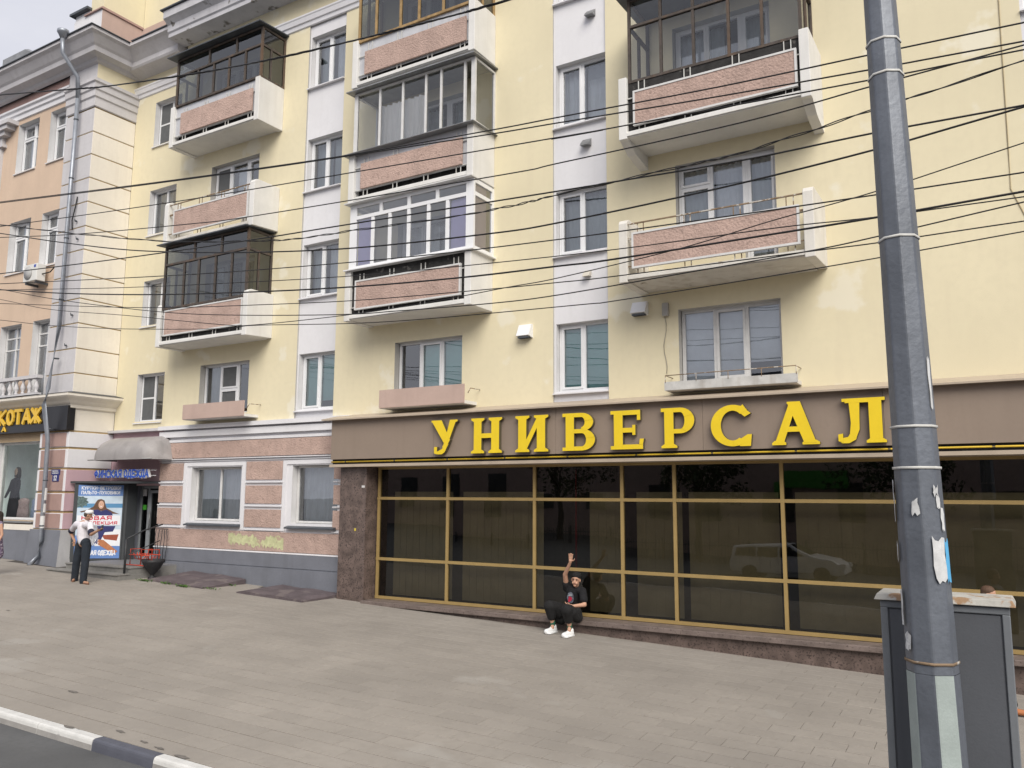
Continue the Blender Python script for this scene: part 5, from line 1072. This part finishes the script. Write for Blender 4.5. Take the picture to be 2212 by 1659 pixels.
b = MB(); cone(b, P(-.028, .076, -.052), P(.0, .088, -.060), .006, .007, 6); cone(b, P(.0, .088, -.060), P(.028, .076, -.052), .007, .006, 6); b.build('mouth', M('teeth_white', (.50, .22, .18), .4), sit)
sb = MB(); up_ = Vector((0, 0, 1))
cone(sb, chest+Vector((0, 0, .06)), hip+Vector((0, 0, .02)), .150, .150, 16); cone(sb, shR, shL, .078, .075); cone(sb, neck-up_*.09, chest, .10, .15)
cone(sb, shR, shR+(elR-shR)*.30, .078, .076); cone(sb, shL, shL+(elL-shL)*.62, .076, .080)
merged('t_shirt', sb, M('black_cotton', (.010, .010, .012), .9, .3, 12), sit, .0095, 3)
# round print on the shirt front
prb = MB(); c_ = sp(712, 1005, 14.448); n = 26
ring_ = [c_+Vector((.075*math.cos(2*math.pi*i/n), -.006, .105*math.sin(2*math.pi*i/n))) for i in range(n)]
prb.poly(ring_); prb.build('shirt_print', M('grey_print', (.10, .11, .14), .8, .8, 28), sit)
prb = MB(); n = 12; random.seed(11); c2 = c_+Vector((-.01, -.01, -.03)); prb.poly([c2+Vector(((.05+random.uniform(-.02, .01))*math.cos(2*math.pi*i/n), 0, (.055+random.uniform(-.02, .01))*math.sin(2*math.pi*i/n))) for i in range(n)]); prb.build('shirt_print', M('red_print', (.40, .02, .05), .8, .4, 30), sit)
for dz in (.035, .06): 
    prb = MB(); prb.box(c_.x-.045, c_.x+.04, c_.y-.0125, c_.y-.010, c_.z+dz, c_.z+dz+.009); prb.build('shirt_print', M('pale_print', (.45, .5, .55), .8, .3, 30), sit)
tb = MB()
cone(tb, hip, hip+Vector((.06, -.05, -.05)), .16, .15)
for kn, an, hx in ((knR, anR, -.08), (knL, anL, .08)):
    h0 = hip+Vector((hx, -.05, -.04)); cone(tb, h0, kn+Vector((0, 0, .0)), .135, .115, 16); e = kn+(an-kn)*.55; cone(tb, kn, e, .115, .085, 14)
    cone(tb, kn+Vector((.06, .1, -.05)), e+Vector((.09, .14, .02)), .09, .07)
cone(tb, sp(770, 1180, 14.4), sp(800, 1260, 14.45), .12, .11); cone(tb, sp(480, 1250, 14.45), sp(590, 1300, 14.5), .09, .09)
merged('trousers', tb, M('black_trousers', (.010, .010, .011), .85, .3, 14, .6, 30), sit, .011, 3)
WS = M('white_trainer', (.74, .75, .76), .55, .05, 20); GS = M('green_sock', (.02, .10, .06), .9, .1, 20)
for a_, dx in ((anR, -.03), (anL, -.02)):
    q = MB(); cone(q, a_+Vector((0, 0, .045)), a_+Vector((0, -.01, -.06)), .050, .050); merged('sock', q, GS, sit, .009, 2)
    gzv = gz(a_.x, a_.y-.1); q = MB(); A = Vector((a_.x+.02, a_.y+.02, gzv+.06)); Bt = Vector((a_.x+dx, a_.y-.20, gzv+.045))
    cone(q, A, Bt, .058, .048); cone(q, A+Vector((0, 0, .05)), A+(Bt-A)*.4+Vector((0, 0, .02)), .05, .045); q.box(A.x-.055+dx*.4, A.x+.055, Bt.y-.03, A.y+.05, gzv, gzv+.03)
    merged('trainer', q, WS, sit, .009, 3)

# --- man in a white cap looking at his phone
def mp_(x, y, Y): return at(120.7+x*.19848, 998.5+y*.19848, Y)
man = empty('person', mp_(250, 1310, 12.45), label='man in white cap and white t-shirt standing before the poster, looking at a phone', cat='person')
skb = MB(); hc = mp_(352, 575, 12.45); neck = mp_(332, 625, 12.47); shA = mp_(228, 672, 12.50); shB = mp_(376, 678, 12.30); waist = mp_(300, 880, 12.42)
elA = mp_(158, 760, 12.62); wrA = mp_(205, 858, 12.60); elB = mp_(385, 785, 12.16); wrB = mp_(462, 742, 12.10)
hA = mp_(262, 905, 12.45); hB = mp_(335, 905, 12.40); kA = mp_(222, 1100, 12.43); kB = mp_(318, 1100, 12.36); aA = mp_(200, 1292, 12.45); aB = mp_(296, 1292, 12.33)
hb = MB(); P = head(skb, hc, (.55, .95, -.45), (.2, .15, 1), .98, hb)
cone(skb, neck, hc-Vector((0, 0, .06)), .055, .052); cone(skb, mp_(305, 680, 12.42), waist, .12, .11)
cone(skb, shA, elA, .052, .043); cone(skb, elA, wrA, .042, .028); cone(skb, shB, elB, .052, .043); cone(skb, elB, wrB, .042, .028)
hand(skb, wrB, (1, .1, .25), (0, .3, 1), .95, .35, 1); hand(skb, wrA, (.3, -.3, -1), (1, 0, 0), .9, .3, 1)
for h_, k_, a_ in ((hA, kA, aA), (hB, kB, aB)): cone(skb, h_, k_, .085, .058); cone(skb, k_, a_, .055, .04)
for a_, dv in ((aA, Vector((.14, -.12, 0))), (aB, Vector((.24, -.03, 0)))):
    g0 = Vector((a_.x, a_.y, gz(a_.x, a_.y)+.035)); cone(skb, a_, g0, .04, .035); cone(skb, g0, g0+dv, .036, .028)
merged('body', skb, SKT, man, .0085, 2); merged('hair', hb, M('grey_brown_hair', (.06, .045, .035), .8, .2, 30), man, .01, 2)
q = MB(); ellip(q, P(0, -.01, .078), (.095, .108, .062)); cone(q, P(-.035, .10, .055), P(.035, .10, .055), .016, .016); cone(q, P(-.03, .145, .045), P(.03, .145, .045), .012, .012); cone(q, P(0, .08, .06), P(0, .16, .04), .02, .014)
merged('cap', q, M('white_cap_cloth', (.76, .76, .77), .85, .03, 12), man, .009, 2)
q = MB(); sh_mid = mp_(305, 700, 12.42)
cone(q, shA+Vector((.03, 0, -.02)), shB+Vector((-.02, 0, -.02)), .085, .082); cone(q, sh_mid, mp_(302, 800, 12.42), .152, .145, 18); cone(q, mp_(302, 800, 12.42), mp_(302, 850, 12.42), .145, .138, 18); cone(q, sh_mid+Vector((-.05, .05, 0)), mp_(292, 800, 12.45), .14, .14, 18); cone(q, neck-Vector((0, 0, .03)), sh_mid, .075, .14)
cone(q, shA, shA+(elA-shA)*.62, .078, .076); cone(q, shB, shB+(elB-shB)*.66, .078, .076)
merged('t_shirt', q, M('white_t_shirt', (.66, .64, .69), .9, .05, 5, 1.0, 9, bdist=.02), man, .011, 3)
q = MB()
for s_, e_ in ((shA, elA), (shB, elB)): cone(q, s_+(e_-s_)*.72, s_+(e_-s_)*.84, .080, .079)
merged('sleeve_trim', q, M('navy_trim', (.02, .022, .045), .9), man, .011, 1)
q = MB(); cone(q, mp_(276, 872, 12.45), mp_(328, 872, 12.40), .112, .112)
for h_, k_, a_ in ((hA, kA, aA), (hB, kB, aB)): cone(q, h_, k_, .112, .092, 14); cone(q, k_, a_-Vector((0, 0, .02)), .092, .082, 14)
merged('trousers', q, M('dark_denim', (.018, .024, .034), .9, .25, 7, .8, 12, bdist=.02), man, .012, 3)
for a_, dv in ((aA, Vector((.15, -.13, 0))), (aB, Vector((.25, -.03, 0)))):
    q = MB(); g0 = Vector((a_.x, a_.y, gz(a_.x, a_.y)+.012)); g0 -= dv*.25; cone(q, g0, g0+dv*1.25, .034, .036); merged('sandal', q, M('brown_sandal', (.16, .08, .05), .7), man, .009, 1)
ph = wrB+Vector((.11, .0, .06)); q = MB(); q.hexa([ph+Vector(v) for v in ((-.035, -.004, -.07), (.035, -.004, -.07), (.035, .006, -.07), (-.035, .006, -.07), (-.035, .03, .07), (.035, .03, .07), (.035, .04, .07), (-.035, .04, .07))])
q.build('smartphone', M('phone_black', (.02, .02, .025), .2), label='dark smartphone held in the hand of the man with white cap', cat='phone')

# --- woman just inside the left edge
wx, wy = -22.85, 11.75; g0 = gz(wx, wy)
wm = empty('person', (wx, wy, g0), label='woman in a patterned violet dress cut off by the left picture edge', cat='person')
skb = MB(); hb = MB(); V = lambda x, y, z: Vector((wx+x, wy+y, g0+z))
P = head(skb, V(0, 0, 1.52), (-.9, .4, 0), (0, 0, 1), .95, hb); cone(skb, V(0, 0, 1.38), V(0, 0, 1.46), .05, .045); cone(skb, V(0, 0, 1.25), V(0, 0, .9), .11, .12); cone(skb, V(-.14, 0, 1.32), V(.14, 0, 1.32), .05, .05)
for s_ in (-1, 1):
    cone(skb, V(.17*s_, 0, 1.30), V(.22*s_, .02, 1.02), .042, .036); cone(skb, V(.22*s_, .02, 1.02), V(.22*s_, -.08, .80), .036, .025); hand(skb, V(.22*s_, -.08, .80), (0, -.1, -1), (-s_, 0, 0), .88, .2, 1)
    cone(skb, V(.08*s_, 0, .75), V(.08*s_, -.03*s_, .45), .07, .05); cone(skb, V(.08*s_, -.03*s_, .45), V(.08*s_, .02, .07), .048, .033); cone(skb, V(.08*s_, .02, .04), V(.07*s_-.10, -.03, .03), .033, .025)
merged('body', skb, SK, wm, .009, 2); cone(hb, V(0.03, .03, 1.55), V(.06, .05, 1.35), .08, .05); merged('hair', hb, M('dark_hair', (.03, .022, .018), .6), wm, .01, 2)
q = MB(); cone(q, V(0, 0, 1.27), V(0, 0, 1.0), .145, .135, 16); cone(q, V(0, 0, 1.0), V(0, 0, .55), .135, .20, 16); cone(q, V(-.15, 0, 1.32), V(.15, 0, 1.32), .06, .06)
merged('dress', q, M('violet_patterned_cloth', (.16, .12, .19), .9, .1, 4, patch=((.50, .45, .50), 22, .52)), wm, .012, 2)

# --- walker hidden behind the cabinet
wx, wy = -.42, 13.35; g0 = gz(wx, wy)
g0 -= .06
wk = empty('person', (wx, wy, g0), label='pedestrian mostly hidden behind the grey cabinet, brown hair and one orange shoe showing', cat='person')
skb = MB(); hb = MB(); V = lambda x, y, z: Vector((wx+x, wy+y, g0+z))
P = head(skb, V(0, 0, 1.60), (.95, -.2, 0), (0, 0, 1), .95, hb); cone(skb, V(0, 0, 1.42), V(0, 0, 1.55), .05, .045); cone(skb, V(0, 0, 1.3), V(0, 0, .95), .12, .11); cone(skb, V(0, -.16, 1.38), V(0, .16, 1.38), .05, .05)
for s_ in (-1, 1):
    cone(skb, V(0, .19*s_, 1.36), V(.05*s_, .22*s_, 1.08), .045, .038); cone(skb, V(.05*s_, .22*s_, 1.08), V(.10*s_+.04, .22*s_, .86), .038, .026); hand(skb, V(.10*s_+.04, .22*s_, .86), (.1, 0, -1), (0, -s_, 0), .9, .2, 1)
    cone(skb, V(0, .09*s_, .9), V(-.10*s_, .09*s_, .5), .08, .055); cone(skb, V(-.10*s_, .09*s_, .5), V(-.20*s_+.02, .09*s_, .10), .052, .036)
merged('body', skb, SK, wk, .011, 2); merged('hair', hb, M('brown_hair', (.09, .05, .03), .7, .2, 30), wk, .01, 2)
q = MB(); cone(q, V(0, 0, 1.32), V(0, 0, .95), .15, .14, 16); cone(q, V(0, -.17, 1.38), V(0, .17, 1.38), .07, .07); merged('shirt', q, M('grey_shirt', (.2, .2, .22), .9, .1, 8), wk, .013, 2)
q = MB(); cone(q, V(0, -.05, .95), V(0, .05, .95), .125, .125)
for s_ in (-1, 1): cone(q, V(0, .08*s_, .9), V(-.10*s_, .09*s_, .5), .1, .08); cone(q, V(-.10*s_, .09*s_, .5), V(-.18*s_, .09*s_, .2), .08, .07)
merged('trousers', q, M('dark_denim', (.018, .024, .034), .9), wk, .013, 2)
g0 += .06
for s_ in (-1, 1):
    q = MB(); x = -.20*s_+.02; cone(q, V(x-.02, .09*s_, .05), V(x+.17, .09*s_, .04), .045, .035); merged('shoe', q, M('orange_shoe', (.40, .15, .06), .7, .2, 10), wk, .010, 2)

# ------------------------------------------------------------------ the other side of the street (seen only mirrored in the glass)
ob = empty('street_building', (-12, -22, -3), label='low pink building with dark roof across the street mirrored in the shop glass', cat='building')
wall('wall', ob, -22, -45, 25, -4, 7.5, [], [PNKS, REV]).rotation_euler = (0, 0, 0)
b = MB(); b.box(-45, 25, -30, -22.01, -4, 7.4); b.build('body', PNKS, ob); b = MB(); b.box(-45.5, 25.5, -30, -21.5, 7.5, 7.9); b.build('roof', TIND, ob)
for i in range(16):
    x = -42+i*4.1
    for z in (-1.0, 3.0): b = MB(); b.box(x, x+1.5, -21.99, -21.95, z, z+1.9); b.build('window', M('far_window', (.03, .035, .04), .15, .1), ob)
gs = MB(); gs.box(-12.5, -8.5, -21.9, -21.7, .6, 1.6); gs.build('green_sign', M('green_sign_board', (.04, .28, .03), .5), label='green shop board on the pink building across the street', cat='sign')
fn = MB()
x = -30
while x < 12: fn.box(x-.012, x+.012, -13.01, -12.99, -3.6, -1.9); x += .16
fn.box(-30, 12, -13.03, -12.97, -2.15, -2.10); fn.box(-30, 12, -13.03, -12.97, -3.3, -3.25)
x = -30
while x < 12: fn.box(x-.05, x+.05, -13.05, -12.95, -3.6, -1.8); x += 2.6
fn.build('iron_fence', DKP, label='dark iron railing fence along the far side of the street', cat='fence')
random.seed(21); LEAF = M('leaf', (.05, .085, .03), .7, .3, 2, island=.35); BARK = M('bark', (.09, .075, .06), .95, .3, 12, .8, 20)
for tx, ty, lb in ((-24, -15, 'leftmost broad tree across the street'), (-15.5, -16, 'second tree across the street, left of the parked car'), (-4.5, -16.5, 'tree across the street beyond the white car'), (5, -15, 'rightmost tree across the street')):
    t = empty('tree', (tx, ty, -3.4), label=lb, cat='tree'); b = MB(); b.tube([(tx, ty, -3.8), (tx+.1, ty, -1), (tx-.1, ty+.1, 2), (tx+.2, ty, 4.5)], [.22, .17, .13, .06], 8)
    for k in range(7): a_ = k*.9; b.tube([(tx, ty, .2+k*.4), (tx+math.cos(a_)*1.1, ty+math.sin(a_)*1.1, 1.4+k*.5), (tx+math.cos(a_)*2.0, ty+math.sin(a_)*2.0, 2.0+k*.5)], [.08, .05, .02], 6)
    b.build('trunk', BARK, t); b = MB()
    cl = [(tx+random.gauss(0, 1.5), ty+random.gauss(0, 1.3), random.uniform(.2, 5.0), random.uniform(.6, 1.2)) for _ in range(26)]
    for cx_, cy_, cz_, cr_ in cl:
        for _ in range(110):
            d = Vector((random.gauss(0, 1), random.gauss(0, 1), random.gauss(0, 1))).normalized()*cr_*random.uniform(.5, 1.05); p = Vector((cx_, cy_, cz_))+d; u = Vector((random.gauss(0, 1), random.gauss(0, 1), random.gauss(0, 1))).normalized()*.13; v = u.orthogonal().normalized()*.08
            b.poly([p-u, p+v, p+u, p-v])
    b.build('crown', LEAF, t)
# white estate car on the road behind the camera, mirrored in the glass
cx0, cy0 = -8.2, -5.4; cz0 = gz(cx0, cy0)-.2
car = empty('estate_car', (cx0, cy0, cz0), label='white estate car driving on the road, mirrored in the dark shop glass', cat='car')
WP = M('white_car_paint', (.75, .76, .78), .25, .02, 2, spec=.6)
side = [(-2.1, .35), (-2.15, .75), (-2.05, 1.05), (-1.95, 1.42), (-1.2, 1.50), (.1, 1.48), (.95, 1.02), (1.75, .88), (2.1, .68), (2.15, .38), (1.9, .3), (-1.9, .3)]
def crow(k, wy_): return [(cx0+p[0], cy0+wy_*(1-.16*max(0, (p[1]-.9)/.6)), cz0+p[1]*k+.02) for p in side]
b = MB(); b.grid([crow(.985, -.80), crow(1, -.74), crow(1, .74), crow(.985, .80)], 0, closed=True, smooth=False, caps=True); b.build('body', WP, car, bevel=.05)
for sy in (-1, 1):
    for pts in ([(-1.88, 1.02), (-1.80, 1.36), (-1.05, 1.40), (-1.05, 1.02)], [(-.98, 1.02), (-.98, 1.40), (-.15, 1.40), (-.15, 1.02)], [(-.08, 1.02), (-.08, 1.40), (.10, 1.38), (.72, 1.02)]):
        b = MB(); P_ = [(cx0+p[0], cy0+sy*(.815-.8*.16*max(0, (p[1]-.9)/.6)), cz0+p[1]) for p in pts]; b.poly(P_); b.build('side_window', M('car_glass', (.02, .022, .025), .08), car)
b = MB(); b.poly([(cx0+.16, cy0-.62, cz0+1.49), (cx0+.16, cy0+.62, cz0+1.49), (cx0+.93, cy0+.70, cz0+1.07), (cx0+.93, cy0-.70, cz0+1.07)]); b.build('windscreen', MATS['car_glass'], car)
for wxx in (-1.3, 1.35):
    for sy in (-1, 1):
        b = MB(); b.lathe([(.2, 0), (.31, 0), (.32, .03), (.32, .17), (.31, .2), (.2, .2)], (0, 0, 0), 20); b.v = [(cx0+wxx+x, cy0+sy*(.66+z), cz0+.32+y) for x, y, z in b.v]; w_ = b.build('wheel', M('tyre', (.02, .02, .02), .9), car)
        b = MB(); b.lathe([(.02, 0), (.2, 0), (.2, .17), (.02, .19)], (0, 0, 0), 20); b.v = [(cx0+wxx+x, cy0+sy*(.67+z), cz0+.32+y) for x, y, z in b.v]; b.build('rim', TIN, w_)
for sy in (-1, 1):
    b = MB(); b.box(cx0+2.0, cx0+2.17, cy0+sy*.68-.1, cy0+sy*.68+.1, cz0+.6, cz0+.76); b.build('headlight', PVC, car)

# hand small corrections to paving: dark stains where the photo shows them
STN = M('pavement_stain', (.15, .138, .126), .95, .3, 20)
random.seed(9)
for k, (px, py) in enumerate(((148, 1571), (260, 1581), (345, 1617), (393, 1636), (310, 1603), (18, 1319), (160, 1495))):
    v = ray(px, py); t = -3.11/(v.z+.0355*v.x-.02*v.y); p = v*t; n = 12; a_ = random.uniform(.04, .09)
    b = MB(); b.poly([(p.x+(a_+random.uniform(-.02, .02))*1.6*math.cos(2*math.pi*i/n), p.y+(a_+random.uniform(-.02, .02))*.5*math.sin(2*math.pi*i/n), gz(p.x, p.y)+.006-.0355*a_*1.6*math.cos(2*math.pi*i/n)) for i in range(n)]); b.build('stain', STN, sidewalk)
